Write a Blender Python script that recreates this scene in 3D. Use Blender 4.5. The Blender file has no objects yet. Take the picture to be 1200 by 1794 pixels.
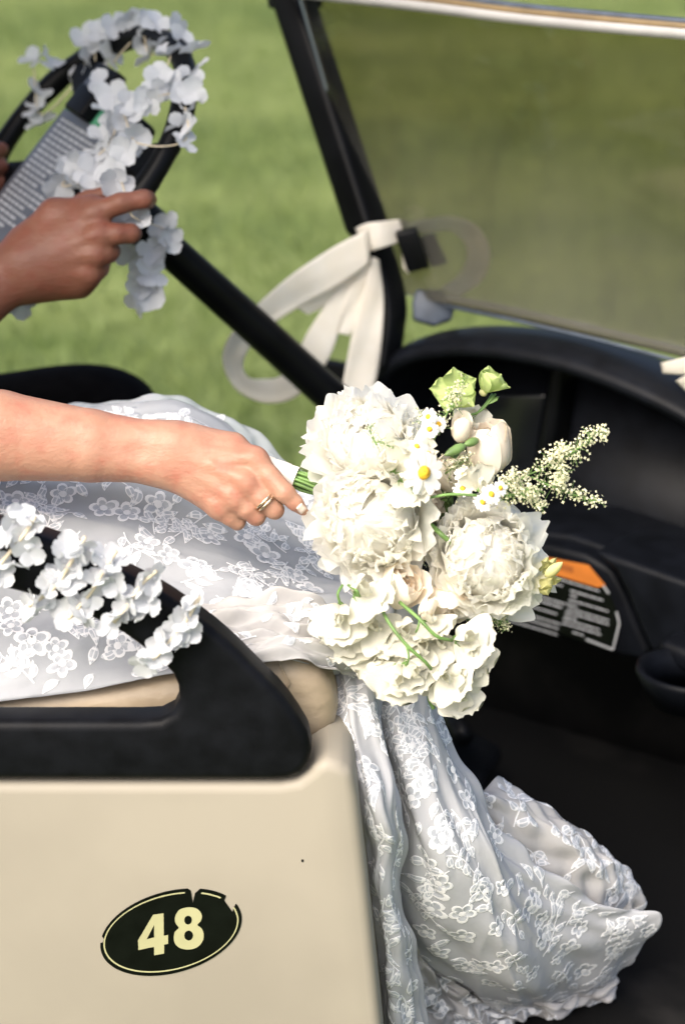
import bpy, bmesh, math, random
import numpy as np
from mathutils import Vector, Matrix

C = bpy.context.scene
COL = C.collection
rad = math.radians

# ------------------------------------------------------------------ camera, sky, sun, exposure
PITCH = rad(20.0)
FOC = 80.0
F_PX = FOC / 36.0 * 1794.0
CAM = Vector((0.0, -2.1 * math.cos(PITCH), 0.86 + 2.1 * math.sin(PITCH)))
RV = Vector((1, 0, 0)); UV_ = Vector((0, math.sin(PITCH), math.cos(PITCH))); FV = Vector((0, math.cos(PITCH), -math.sin(PITCH)))
cd = bpy.data.cameras.new('camera'); cam = bpy.data.objects.new('camera', cd); COL.objects.link(cam)
cam.location = CAM; cam.rotation_euler = (math.pi / 2 - PITCH, 0, 0)
cd.lens = FOC; cd.sensor_fit = 'VERTICAL'; cd.sensor_height = 36.0; cd.sensor_width = 24.08
cd.clip_start = 0.05; cd.clip_end = 2000
cd.dof.use_dof = True; cd.dof.focus_distance = 2.05; cd.dof.aperture_fstop = 4.0
C.camera = cam

SUN_TO = Vector((-0.42, -0.60, 0.76)).normalized()        # towards the sun
w = bpy.data.worlds.new("World"); C.world = w; w.use_nodes = True
nt = w.node_tree; nt.nodes.clear()
sky = nt.nodes.new('ShaderNodeTexSky'); sky.sky_type = 'NISHITA'; sky.sun_disc = False
sky.sun_elevation = math.asin(SUN_TO.z); sky.sun_rotation = math.atan2(SUN_TO.x, SUN_TO.y)
sky.air_density = 0.8; sky.dust_density = 6.0; sky.ozone_density = 1.0
bg = nt.nodes.new('ShaderNodeBackground'); bg.inputs['Strength'].default_value = 0.15
wo = nt.nodes.new('ShaderNodeOutputWorld')
nt.links.new(sky.outputs[0], bg.inputs[0]); nt.links.new(bg.outputs[0], wo.inputs[0])
sd = bpy.data.lights.new('sun', 'SUN'); sd.energy = 2.0; sd.angle = rad(40); sd.color = (1.0, 0.95, 0.87)
sun = bpy.data.objects.new('sun', sd); COL.objects.link(sun)
sun.rotation_euler = (-SUN_TO).to_track_quat('-Z', 'Y').to_euler(); sun.location = (0, 0, 6)
C.view_settings.view_transform = 'Standard'; C.view_settings.look = 'None'
C.view_settings.exposure = 0.97; C.view_settings.gamma = 1.0; C.view_settings.use_curve_mapping = False
C.render.engine = 'CYCLES'
C.cycles.use_denoising = True
C.cycles.use_adaptive_sampling = False; C.cycles.sampling_pattern = 'BLUE_NOISE'; C.cycles.sample_clamp_indirect = 3.0; C.cycles.filter_width = 1.3
C.cycles.max_bounces = 14; C.cycles.diffuse_bounces = 12; C.cycles.transmission_bounces = 8; C.cycles.transparent_max_bounces = 16

# ------------------------------------------------------------------ geometry helpers
def ray(px, py):
    return RV * ((px - 600.0) / F_PX) + UV_ * ((897.0 - py) / F_PX) + FV
def P(px, py, d):                       # point seen at (px, py), d metres along the view axis
    return CAM + ray(px, py) * d
def QY(px, py, y):                      # ... on the upright plane at this y
    r = ray(px, py); return CAM + r * ((y - CAM.y) / r.y)
def QZ(px, py, z):                      # ... on the level plane at this z
    r = ray(px, py); return CAM + r * ((z - CAM.z) / r.z)
BETA = rad(36)
E1 = Vector((math.cos(BETA), -math.sin(BETA), 0)); E2 = Vector((math.sin(BETA), math.cos(BETA), 0))
DASH0 = P(680, 600, 2.75)
def QD(px, py, off=0.0):                # ... on the dashboard's own plane
    r = ray(px, py); o = DASH0 + E2 * off
    return CAM + r * ((o - CAM).dot(E2) / r.dot(E2))

def world_loc(o):
    v = Vector((0, 0, 0))
    while o is not None:
        v = v + o.location; o = o.parent
    return v
def tag(o, label=None, cat=None, group=None, kind=None):
    if label: o['label'] = label
    if cat: o['category'] = cat
    if group: o['group'] = group
    if kind: o['kind'] = kind
    return o
def thing(name, loc, label, cat, group=None):
    o = bpy.data.objects.new(name, None); COL.objects.link(o); o.location = loc; o.empty_display_size = 0.1
    return tag(o, label, cat, group)
def link(name, me, parent=None):
    o = bpy.data.objects.new(name, me); COL.objects.link(o)
    if parent is not None: o.parent = parent
    return o
def mk(name, verts, faces, mats, parent=None, smooth=True, midx=None, sub=0, solid=0, bevel=0, bseg=3):
    base = world_loc(parent) if parent is not None else Vector((0, 0, 0))
    bb = np.array([tuple(v) for v in verts], dtype=float)
    if parent is None:
        base = Vector(bb.mean(axis=0)); base.z = bb[:, 2].min()
    bb = bb - np.array(base)
    me = bpy.data.meshes.new(name)
    me.from_pydata([tuple(v) for v in bb], [], [tuple(int(i) for i in f) for f in faces]); me.update()
    if not isinstance(mats, (list, tuple)): mats = [mats]
    for m in mats: me.materials.append(m)
    if smooth: me.polygons.foreach_set('use_smooth', [True] * len(me.polygons))
    if midx is not None: me.polygons.foreach_set('material_index', list(midx))
    o = link(name, me, parent)
    if parent is None: o.location = base
    if bevel:
        b = o.modifiers.new('bevel', 'BEVEL'); b.width = bevel; b.segments = bseg; b.limit_method = 'ANGLE'; b.angle_limit = rad(40)
        b.harden_normals = False
    if sub:
        s = o.modifiers.new('sub', 'SUBSURF'); s.levels = sub; s.render_levels = sub
    if solid:
        s = o.modifiers.new('solid', 'SOLIDIFY'); s.thickness = solid; s.offset = 0
    return o

def catmull(pts, n):
    """n points on a Catmull-Rom curve through pts, spaced by chord length"""
    p = np.array([tuple(q) for q in pts], dtype=float)
    d = np.concatenate([[0], np.cumsum(np.maximum(np.linalg.norm(np.diff(p, axis=0), axis=1), 1e-9))]); d /= d[-1]
    m = np.zeros_like(p)
    for i in range(len(p)):
        a, b = max(0, i - 1), min(len(p) - 1, i + 1)
        m[i] = (p[b] - p[a]) / max(d[b] - d[a], 1e-9)
    t = np.linspace(0, 1, n); k = np.clip(np.searchsorted(d, t, side='right') - 1, 0, len(p) - 2)
    h = (d[k + 1] - d[k])[:, None]; s = ((t - d[k])[:, None]) / h
    return ((2*s**3-3*s**2+1)*p[k] + (s**3-2*s**2+s)*h*m[k] + (-2*s**3+3*s**2)*p[k+1] + (s**3-s**2)*h*m[k+1])

def tube_geo(pts, radii, seg=12, cap=True, closed=False, v0=0):
    pts = [Vector(tuple(p)) for p in pts]; n = len(pts)
    if not hasattr(radii, '__len__'): radii = [radii] * n
    V, F = [], []; nrm = None
    for i in range(n):
        a = pts[(i - 1) % n] if (closed or i > 0) else pts[i]; b = pts[(i + 1) % n] if (closed or i < n - 1) else pts[i]
        t = (b - a).normalized()
        if nrm is None:
            nrm = t.orthogonal().normalized()
        nrm = (nrm - t * nrm.dot(t)).normalized(); bn = t.cross(nrm)
        for k in range(seg):
            an = 2 * math.pi * k / seg
            V.append(pts[i] + (nrm * math.cos(an) + bn * math.sin(an)) * radii[i])
    for i in range(n if closed else n - 1):
        j = (i + 1) % n
        for k in range(seg):
            F.append((v0 + i*seg+k, v0 + i*seg+(k+1) % seg, v0 + j*seg+(k+1) % seg, v0 + j*seg+k))
    if cap and not closed:
        F.append(tuple(v0 + k for k in range(seg))[::-1]); F.append(tuple(v0 + (n-1)*seg+k for k in range(seg)))
    return V, F
def tube(name, pts, radii, mat, parent, seg=12, closed=False, bevel=0):
    V, F = tube_geo(pts, radii, seg, True, closed)
    return mk(name, V, F, mat, parent, bevel=bevel)
def plate(name, pts, nrm, th, mat, parent, bevel=0.0, bseg=3, smooth=True):
    """flat outline pts (front face) pushed th along nrm (away from the viewer)"""
    n = len(pts); nrm = Vector(nrm)
    V = [Vector(tuple(p)) for p in pts]; V = V + [p + nrm * th for p in V]
    F = [tuple(range(n)), tuple(range(2*n-1, n-1, -1))] + [(i, n+i, n+(i+1) % n, (i+1) % n) for i in range(n)]
    a = sum(((V[i]-V[0]).cross(V[(i+1) % n]-V[0]) for i in range(n)), Vector((0, 0, 0)))
    if a.dot(nrm) > 0: F = [f[::-1] for f in F]
    return mk(name, V, F, mat, parent, bevel=bevel, bseg=bseg, smooth=smooth)
def box(name, c, ax, ay, az, mat, parent, bevel=0.0):
    V = []; 
    for sx in (-1, 1):
        for sy in (-1, 1):
            for sz in (-1, 1): V.append(c + ax*sx + ay*sy + az*sz)
    F = [(0,1,3,2),(4,6,7,5),(0,4,5,1),(2,3,7,6),(0,2,6,4),(1,5,7,3)]
    return mk(name, V, F, mat, parent, bevel=bevel)
def grid_faces(nr, nc, v0=0):
    return [(v0+i*nc+j, v0+i*nc+j+1, v0+(i+1)*nc+j+1, v0+(i+1)*nc+j) for i in range(nr-1) for j in range(nc-1)]
def round_poly(pts, r=6, n=5):
    """soften polygon corners"""
    out = []; N = len(pts)
    for i in range(N):
        a, b, c = Vector(tuple(pts[i-1])), Vector(tuple(pts[i])), Vector(tuple(pts[(i+1) % N]))
        d1, d2 = (a-b), (c-b); l = min(r, d1.length*0.45, d2.length*0.45)
        p, q = b + d1.normalized()*l, b + d2.normalized()*l
        for k in range(n):
            t = k/(n-1); out.append(p*(1-t)**2 + b*2*t*(1-t) + q*t*t)
    return out

# ------------------------------------------------------------------ materials
def new_mat(name):
    m = bpy.data.materials.new(name); m.use_nodes = True; t = m.node_tree
    return m, t, t.nodes['Principled BSDF'], t.nodes['Material Output']
def N(t, typ, **kw):
    n = t.nodes.new(typ)
    for k, v in kw.items():
        if k in n.inputs.keys(): n.inputs[k].default_value = v
        else: setattr(n, k, v)
    return n
def noise_ramp(t, scale, c0, c1, lo=0.35, hi=0.65, detail=4, coord='Object', stretch=None):
    tc = N(t, 'ShaderNodeTexCoord'); src = tc.outputs[coord]
    if stretch:
        mp = N(t, 'ShaderNodeMapping'); mp.inputs['Scale'].default_value = stretch; t.links.new(src, mp.inputs[0]); src = mp.outputs[0]
    nz = N(t, 'ShaderNodeTexNoise'); nz.inputs['Scale'].default_value = scale; nz.inputs['Detail'].default_value = detail
    t.links.new(src, nz.inputs['Vector'])
    r = N(t, 'ShaderNodeValToRGB'); r.color_ramp.elements[0].position = lo; r.color_ramp.elements[1].position = hi
    r.color_ramp.elements[0].color = (*c0, 1); r.color_ramp.elements[1].color = (*c1, 1)
    t.links.new(nz.outputs['Fac'], r.inputs[0])
    return r.outputs[0], nz.outputs['Fac']
def add_bump(t, b, scale, strength, dist=0.001, detail=5, stretch=None, coord='Object'):
    tc = N(t, 'ShaderNodeTexCoord'); src = tc.outputs[coord]
    if stretch:
        mp = N(t, 'ShaderNodeMapping'); mp.inputs['Scale'].default_value = stretch; t.links.new(src, mp.inputs[0]); src = mp.outputs[0]
    nz = N(t, 'ShaderNodeTexNoise'); nz.inputs['Scale'].default_value = scale; nz.inputs['Detail'].default_value = detail
    t.links.new(src, nz.inputs['Vector'])
    bp = N(t, 'ShaderNodeBump'); bp.inputs['Strength'].default_value = strength; bp.inputs['Distance'].default_value = dist
    if b.inputs['Normal'].links: t.links.new(b.inputs['Normal'].links[0].from_socket, bp.inputs['Normal'])
    t.links.new(nz.outputs['Fac'], bp.inputs['Height']); t.links.new(bp.outputs[0], b.inputs['Normal'])
def simple(name, c, rough=0.5, var=0.15, scale=30, bump=0.0, bscale=200, bdist=0.001, metal=0, spec=0.5, coat=0):
    m, t, b, o = new_mat(name)
    c0 = tuple(x*(1-var) for x in c); c1 = tuple(min(1, x*(1+var)) for x in c)
    out, _ = noise_ramp(t, scale, c0, c1)
    t.links.new(out, b.inputs['Base Color'])
    b.inputs['Roughness'].default_value = rough; b.inputs['Metallic'].default_value = metal
    b.inputs['Specular IOR Level'].default_value = spec; b.inputs['Coat Weight'].default_value = coat
    if bump: add_bump(t, b, bscale, bump, bdist)
    return m
def petal_mat(name, c0, c1, trans=0.3, scale=60, tip=None):
    m, t, b, o = new_mat(name)
    out, _ = noise_ramp(t, scale, c0, c1, 0.3, 0.7)
    b.inputs['Roughness'].default_value = 0.55; b.inputs['Specular IOR Level'].default_value = 0.25
    add_bump(t, b, 90, 0.25, 0.0008, stretch=(4, 0.6, 1))
    t.links.new(out, b.inputs['Base Color'])
    tr = N(t, 'ShaderNodeBsdfTranslucent'); t.links.new(out, tr.inputs['Color'])
    mx = N(t, 'ShaderNodeMixShader'); mx.inputs[0].default_value = trans
    t.links.new(b.outputs[0], mx.inputs[1]); t.links.new(tr.outputs[0], mx.inputs[2]); t.links.new(mx.outputs[0], o.inputs['Surface'])
    return m
def skin_mat(name, c0, c1, red, sss=0.12):
    m, t, b, o = new_mat(name)
    a, _ = noise_ramp(t, 22, c0, c1, 0.3, 0.7, 5)
    tc = N(t, 'ShaderNodeTexCoord'); nz = N(t, 'ShaderNodeTexNoise'); nz.inputs['Scale'].default_value = 60; nz.inputs['Detail'].default_value = 6
    t.links.new(tc.outputs['Object'], nz.inputs['Vector'])
    mx = N(t, 'ShaderNodeMix', data_type='RGBA'); t.links.new(a, mx.inputs['A']); mx.inputs['B'].default_value = (*red, 1)
    mr = N(t, 'ShaderNodeMapRange'); mr.inputs['From Min'].default_value = 0.45; mr.inputs['From Max'].default_value = 0.8; mr.inputs['To Max'].default_value = 0.85
    t.links.new(nz.outputs['Fac'], mr.inputs['Value']); t.links.new(mr.outputs[0], mx.inputs['Factor'])
    t.links.new(mx.outputs['Result'], b.inputs['Base Color'])
    b.inputs['Roughness'].default_value = 0.48; b.inputs['Specular IOR Level'].default_value = 0.35
    b.inputs['Subsurface Weight'].default_value = sss; b.inputs['Subsurface Radius'].default_value = (0.012, 0.005, 0.003); b.inputs['Subsurface Scale'].default_value = 0.5
    add_bump(t, b, 120, 0.55, 0.0014, stretch=(1, 1, 1.8)); add_bump(t, b, 420, 0.4, 0.0006); add_bump(t, b, 1100, 0.3, 0.0003)
    return m

M = {}
M['cream'] = simple('cream_plastic', (0.285, 0.258, 0.208), 0.55, 0.06, 6, 0.08, 350, 0.0004, spec=0.25)
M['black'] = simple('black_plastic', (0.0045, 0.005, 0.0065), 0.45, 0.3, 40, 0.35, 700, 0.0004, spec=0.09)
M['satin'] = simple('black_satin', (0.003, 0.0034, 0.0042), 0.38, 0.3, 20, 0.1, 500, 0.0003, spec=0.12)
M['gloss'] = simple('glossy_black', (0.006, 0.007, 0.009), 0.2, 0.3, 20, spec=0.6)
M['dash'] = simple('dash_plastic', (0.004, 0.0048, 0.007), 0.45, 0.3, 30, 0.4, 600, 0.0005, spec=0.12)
M['rubber'] = simple('floor_rubber', (0.006, 0.006, 0.006), 0.75, 0.5, 14, 0.4, 120, 0.001, spec=0.1)
_m, _t, _b, _o = M['rubber'], M['rubber'].node_tree, M['rubber'].node_tree.nodes['Principled BSDF'], None
_c, _f = noise_ramp(_t, 5.5, (0.0055, 0.0055, 0.0055), (0.030, 0.028, 0.026), 0.56, 0.85, 8); _t.links.new(_c, _b.inputs['Base Color'])
M['vinyl'] = simple('tan_vinyl', (0.34, 0.27, 0.185), 0.5, 0.14, 18, 0.4, 420, 0.0006)
add_bump(M['vinyl'].node_tree, M['vinyl'].node_tree.nodes['Principled BSDF'], 22, 0.5, 0.006, 3, stretch=(1, 1, 2.2))
M['alu'] = simple('pale_trim', (0.33, 0.325, 0.32), 0.45, 0.08, 30)
M['bronze'] = simple('brown_seal', (0.16, 0.11, 0.05), 0.5)
M['slate'] = simple('slate_card', (0.075, 0.082, 0.1), 0.45, 0.1, 40)
M['grey_blue'] = simple('grey_blue_plastic', (0.05, 0.065, 0.09), 0.5, 0.2, 60)
M['white_print'] = simple('white_print', (0.33, 0.34, 0.36), 0.6, 0.1)
M['green_print'] = simple('green_print', (0.05, 0.22, 0.13), 0.5, 0.15)
M['orange'] = simple('orange_print', (0.50, 0.155, 0.025), 0.45, 0.1)
M['dark_orange'] = simple('dark_orange_print', (0.30, 0.09, 0.02), 0.45, 0.1)
M['decal'] = simple('decal_black', (0.003, 0.004, 0.003), 0.3, 0.3, 40, spec=0.12)
M['decal_yellow'] = simple('decal_yellow', (0.37, 0.36, 0.20), 0.4, 0.05)
M['ribbon'] = petal_mat('cream_ribbon', (0.90, 0.86, 0.78), (0.93, 0.90, 0.84), 0.5, 40)
M['wrap'] = simple('wrap_satin', (0.78, 0.73, 0.66), 0.5, 0.05, 60, 0.2, 300)
M['peony'] = petal_mat('peony_petal', (0.955, 0.94, 0.88), (0.97, 0.962, 0.925), 0.68, 25)
M['rose'] = petal_mat('rose_petal', (0.86, 0.76, 0.62), (0.90, 0.85, 0.75), 0.3, 40)
M['pea'] = petal_mat('sweet_pea_petal', (0.70, 0.68, 0.56), (0.78, 0.77, 0.68), 0.35, 40)
M['silk'] = petal_mat('silk_petal', (0.62, 0.645, 0.68), (0.70, 0.715, 0.74), 0.35, 60)
M['daisy'] = petal_mat('daisy_petal', (0.86, 0.85, 0.8), (0.9, 0.89, 0.85), 0.25)
M['yolk'] = simple('daisy_disc', (0.75, 0.42, 0.02), 0.7, 0.3, 300, 0.8, 900)
M['hellebore'] = petal_mat('hellebore_petal', (0.42, 0.55, 0.18), (0.62, 0.70, 0.32), 0.35, 60)
M['stem'] = simple('green_stem', (0.13, 0.24, 0.06), 0.5, 0.3, 60)
M['leaf'] = simple('green_leaf', (0.12, 0.2, 0.06), 0.5, 0.3, 60)
M['pale_bud'] = petal_mat('pale_bud', (0.55, 0.54, 0.22), (0.72, 0.69, 0.36), 0.3, 60)
M['floret'] = petal_mat('tiny_floret', (0.62, 0.60, 0.36), (0.82, 0.80, 0.60), 0.25, 300)
M['string'] = simple('cotton_string', (0.62, 0.54, 0.40), 0.8, 0.1, 100)
M['trousers'] = simple('black_wool', (0.003, 0.003, 0.0035), 0.9, 0.3, 60, 0.3, 500, spec=0.05)
M['skin_f'] = skin_mat('skin_fair', (0.355, 0.182, 0.118), (0.43, 0.245, 0.168), (0.37, 0.132, 0.09))
M['skin_m'] = skin_mat('skin_shaded', (0.165, 0.064, 0.040), (0.205, 0.088, 0.056), (0.185, 0.054, 0.034))  # driver's skin, darkened in its colour for the shade he sits in
M['nail'] = simple('nail', (0.80, 0.66, 0.58), 0.2, 0.04)
M['gold'] = simple('gold', (0.80, 0.68, 0.50), 0.22, 0.05, metal=1.0)
M['thread'] = petal_mat('white_thread', (0.87, 0.87, 0.88), (0.93, 0.93, 0.93), 0.2, 300)
M['organza'] = petal_mat('organza', (0.53, 0.56, 0.60), (0.65, 0.67, 0.70), 0.3, 200)

def tulle_mat(name, c0, c1, alpha):
    m, t, b, o = new_mat(name)
    out, _ = noise_ramp(t, 14, c0, c1, 0.3, 0.7)
    t.links.new(out, b.inputs['Base Color']); b.inputs['Roughness'].default_value = 0.85; b.inputs['Sheen Weight'].default_value = 0.1
    b.inputs['Specular IOR Level'].default_value = 0.1
    add_bump(t, b, 22, 0.35, 0.007, 3, stretch=(1, 1, 0.5)); add_bump(t, b, 90, 0.25, 0.002, 4); add_bump(t, b, 1500, 0.4, 0.0004, 2)
    tr = N(t, 'ShaderNodeBsdfTranslucent'); t.links.new(out, tr.inputs['Color'])
    mx = N(t, 'ShaderNodeMixShader'); mx.inputs[0].default_value = 0.25
    t.links.new(b.outputs[0], mx.inputs[1]); t.links.new(tr.outputs[0], mx.inputs[2])
    tp = N(t, 'ShaderNodeBsdfTransparent'); m2 = N(t, 'ShaderNodeMixShader'); m2.inputs[0].default_value = alpha
    t.links.new(tp.outputs[0], m2.inputs[1]); t.links.new(mx.outputs[0], m2.inputs[2]); t.links.new(m2.outputs[0], o.inputs['Surface'])
    return m
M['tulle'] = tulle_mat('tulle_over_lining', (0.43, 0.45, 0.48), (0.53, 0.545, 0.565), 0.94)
M['tulle_skirt'] = tulle_mat('tulle_skirt', (0.54, 0.55, 0.57), (0.65, 0.655, 0.67), 0.82)  # sheerer than the lap, and coloured paler because less light reaches the skirt
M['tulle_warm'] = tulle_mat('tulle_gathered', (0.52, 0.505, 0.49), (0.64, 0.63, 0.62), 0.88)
M['tulle_sheer'] = tulle_mat('tulle_sheer', (0.55, 0.60, 0.66), (0.66, 0.69, 0.73), 0.5)

def glass_mat():
    m, t, b, o = new_mat('tinted_acrylic'); t.nodes.remove(b)
    tp = N(t, 'ShaderNodeBsdfTransparent'); tp.inputs[0].default_value = (0.635, 0.61, 0.52, 1)
    gl = N(t, 'ShaderNodeBsdfGlossy'); gl.inputs['Roughness'].default_value = 0.03
    df = N(t, 'ShaderNodeBsdfDiffuse'); df.inputs[0].default_value = (0.5, 0.5, 0.45, 1)
    fr = N(t, 'ShaderNodeFresnel'); fr.inputs[0].default_value = 1.45
    a = N(t, 'ShaderNodeMixShader'); t.links.new(fr.outputs[0], a.inputs[0]); t.links.new(tp.outputs[0], a.inputs[1]); t.links.new(gl.outputs[0], a.inputs[2])
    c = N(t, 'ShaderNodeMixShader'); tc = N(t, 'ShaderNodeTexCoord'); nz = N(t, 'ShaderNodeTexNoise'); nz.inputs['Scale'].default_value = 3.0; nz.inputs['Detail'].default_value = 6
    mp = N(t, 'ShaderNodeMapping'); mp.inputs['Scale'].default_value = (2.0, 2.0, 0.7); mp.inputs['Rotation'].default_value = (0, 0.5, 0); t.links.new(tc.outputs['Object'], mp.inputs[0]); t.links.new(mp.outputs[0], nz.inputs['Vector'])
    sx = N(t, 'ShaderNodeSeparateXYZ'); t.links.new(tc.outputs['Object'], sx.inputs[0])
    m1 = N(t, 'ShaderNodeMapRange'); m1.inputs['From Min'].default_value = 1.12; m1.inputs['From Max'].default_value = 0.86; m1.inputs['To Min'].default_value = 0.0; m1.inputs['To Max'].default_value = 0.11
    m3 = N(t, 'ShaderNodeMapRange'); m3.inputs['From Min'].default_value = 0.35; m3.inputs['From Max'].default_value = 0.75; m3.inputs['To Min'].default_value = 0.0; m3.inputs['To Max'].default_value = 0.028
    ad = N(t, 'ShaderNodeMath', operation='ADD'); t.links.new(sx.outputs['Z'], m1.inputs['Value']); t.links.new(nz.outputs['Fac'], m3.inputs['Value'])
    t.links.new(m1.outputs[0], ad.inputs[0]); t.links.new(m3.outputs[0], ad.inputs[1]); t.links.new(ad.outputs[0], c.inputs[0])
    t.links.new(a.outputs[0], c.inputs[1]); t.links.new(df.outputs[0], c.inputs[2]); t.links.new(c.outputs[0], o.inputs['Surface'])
    return m
M['glass'] = glass_mat()

def grass_mat():
    m, t, b, o = new_mat('lawn')
    a, fa = noise_ramp(t, 1.1, (0.068, 0.108, 0.032), (0.25, 0.295, 0.112), 0.40, 0.62, 3, stretch=(0.30, 0.8, 1))
    c, fc = noise_ramp(t, 11, (0.115, 0.155, 0.046), (0.205, 0.25, 0.094), 0.3, 0.72, 8)
    mx = N(t, 'ShaderNodeMix', data_type='RGBA'); mx.inputs['Factor'].default_value = 0.45
    t.links.new(a, mx.inputs['A']); t.links.new(c, mx.inputs['B']); t.links.new(mx.outputs['Result'], b.inputs['Base Color'])
    b.inputs['Roughness'].default_value = 0.9; b.inputs['Specular IOR Level'].default_value = 0.1
    add_bump(t, b, 60, 1.0, 0.03, 8)
    return m
M['lawn'] = grass_mat()
M['blade'] = petal_mat('grass_blade', (0.125, 0.18, 0.05), (0.24, 0.295, 0.105), 0.3, 2.0)

# ------------------------------------------------------------------ the ground
S = 300
mk('lawn', [(-S, -S, 0), (S, -S, 0), (S, S, 0), (-S, S, 0)], [(0, 1, 2, 3)], M['lawn'])
C.objects['lawn']['kind'] = 'structure'
rng = np.random.default_rng(5)
nb = 45000
gy = rng.uniform(2.2, 12.5, nb); gx = rng.uniform(-1, 1, nb) * (0.2 + 0.19 * (gy + 2))
ang = rng.uniform(0, 2*np.pi, nb); hh = rng.uniform(0.02, 0.055, nb); ww = rng.uniform(0.003, 0.006, nb); ln = rng.uniform(0.1, 0.9, nb) * hh; la = rng.uniform(0, 2*np.pi, nb)
V = np.zeros((nb, 3, 3))
V[:, 0] = np.stack([gx-np.cos(ang)*ww, gy-np.sin(ang)*ww, np.zeros(nb)+0.002], 1)
V[:, 1] = np.stack([gx+np.cos(ang)*ww, gy+np.sin(ang)*ww, np.zeros(nb)+0.002], 1)
V[:, 2] = np.stack([gx+np.cos(la)*ln, gy+np.sin(la)*ln, hh], 1)
me = bpy.data.meshes.new('grass_blades'); me.from_pydata(V.reshape(-1, 3).tolist(), [], np.arange(nb*3).reshape(-1, 3).tolist()); me.materials.append(M['blade'])
o = link('grass_blades', me); tag(o, 'short mown green grass of the fairway behind the cart', 'grass', kind='stuff')

# ------------------------------------------------------------------ the golf cart
cart = thing('golf_cart', (0, 0.2, 0), 'cream golf cart with black dash, armrest and roof and the number 48 on its side', 'golf cart')
YP = -0.25
pan = [(-900, 1373), (-300, 1373), (490, 1374), (520, 1369), (541, 1354), (553, 1338), (575, 1334), (598, 1340), (618, 1352), (627, 1400), (645, 1560), (668, 1794), (700, 2150), (-900, 2150)]
side = plate('side_panel', [QY(x, y, YP) for x, y in pan], (0, 1, 0), 0.17, M['cream'], cart, bevel=0.012, bseg=4)
# number decal, its digits and border line
def CR(x, y): return (150 + x/4.0, 1530 + y/4.0)
def ell(t, s=1.0, sx=None): return (600 + 495*(sx or s)*math.cos(t), 413 - 93*s*math.cos(t) + 291.5*s*math.sin(t))
def ang_of(x, y):
    c = (x-600)/495.0; s = (y-413+93*c)/291.5; return math.atan2(s, c)
cuts = [(ang_of(718, 106), ang_of(805, 108), [(738, 122), (746, 165), (753, 206), (768, 140)]),
        (ang_of(985, 158), ang_of(1058, 212), [(972, 190), (1002, 232), (1030, 272), (1038, 240)]),
        (ang_of(107, 490), ang_of(124, 440), [(122, 486), (131, 462)])]
pts = []
for k in range(120):
    a = 2*math.pi*k/120 - math.pi
    cut = None
    for c0, c1, ins in cuts:
        if c0 <= a <= c1: cut = (c0, c1, ins)
    if cut is None: pts.append(ell(a)); last = None
    elif last is not cut[0]:
        last = cut[0]; pts.append(ell(cut[0])); pts += cut[2]; pts.append(ell(cut[1]))
decal = plate('number_decal', [QY(*CR(x, y), YP - 0.0006) for x, y in pts], (0, 1, 0), 0.0012, M['decal'], cart, smooth=False)
V, F = [], []
for k in range(121):
    a = 2*math.pi*k/120 - math.pi
    V += [QY(*CR(*ell(a, 0.925, 0.955)), YP - 0.0010), QY(*CR(*ell(a, 0.893, 0.935)), YP - 0.0010)]
for k in range(120):
    a = 2*math.pi*(k+0.5)/120 - math.pi
    if any(c0-0.03 < a < c1+0.03 for c0, c1, _ in cuts[:2]): continue
    F.append((2*k, 2*k+1, 2*k+3, 2*k+2))
mk('border_line', V, F, M['decal_yellow'], decal, smooth=False)
def fill(name, loops, y, mat, parent):
    bm = bmesh.new()
    for lp in loops:
        vs = [bm.verts.new(QY(*CR(a, b), y) - world_loc(parent)) for a, b in lp]
        for i in range(len(vs)): bm.edges.new((vs[i], vs[(i+1) % len(vs)]))
    bmesh.ops.triangle_fill(bm, edges=bm.edges[:], use_beauty=True, use_dissolve=False)
    me = bpy.data.meshes.new(name); bm.to_mesh(me); bm.free(); me.materials.append(mat)
    return link(name, me, parent)
fill('digit', [[(475, 290), (548, 280), (550, 438), (580, 432), (580, 494), (552, 500), (552, 562), (482, 575), (482, 515), (372, 538), (369, 470)],
               [(482, 362), (430, 462), (482, 450)]], YP - 0.0012, M['decal_yellow'], decal)
e1 = [(720+27*math.cos(t), 328+31*math.sin(t)) for t in np.linspace(0, 2*math.pi, 20, endpoint=False)]
e2 = [(724+31*math.cos(t), 436+35*math.sin(t)) for t in np.linspace(0, 2*math.pi, 20, endpoint=False)]
o8 = [(634, 290), (656, 258), (690, 243), (730, 238), (775, 245), (805, 270), (817, 302), (808, 335), (785, 362), (813, 385), (828, 420), (825, 465), (800, 505), (760, 528), (710, 534), (660, 522), (630, 495), (620, 455), (628, 410), (655, 382), (635, 355), (627, 322)]
o8 = [tuple(p) for p in catmull(o8 + [o8[0]], 66)[:-1]]
fill('digit', [o8, e1, e2], YP - 0.0012, M['decal_yellow'], decal)
# scuffs near the front edge of the panel
for (x, y, l) in [(640, 1552, 16), (648, 1660, 18), (652, 1748, 20), (560, 1535, 6)]:
    pass

plate('paint_chip', [QY(530+2.2*math.cos(a), 1508+2.6*math.sin(a), YP - 0.0004) for a in np.linspace(0, 6.28, 9)[:-1]], (0, 1, 0), 0.0006, M['black'], cart, smooth=False)
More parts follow.
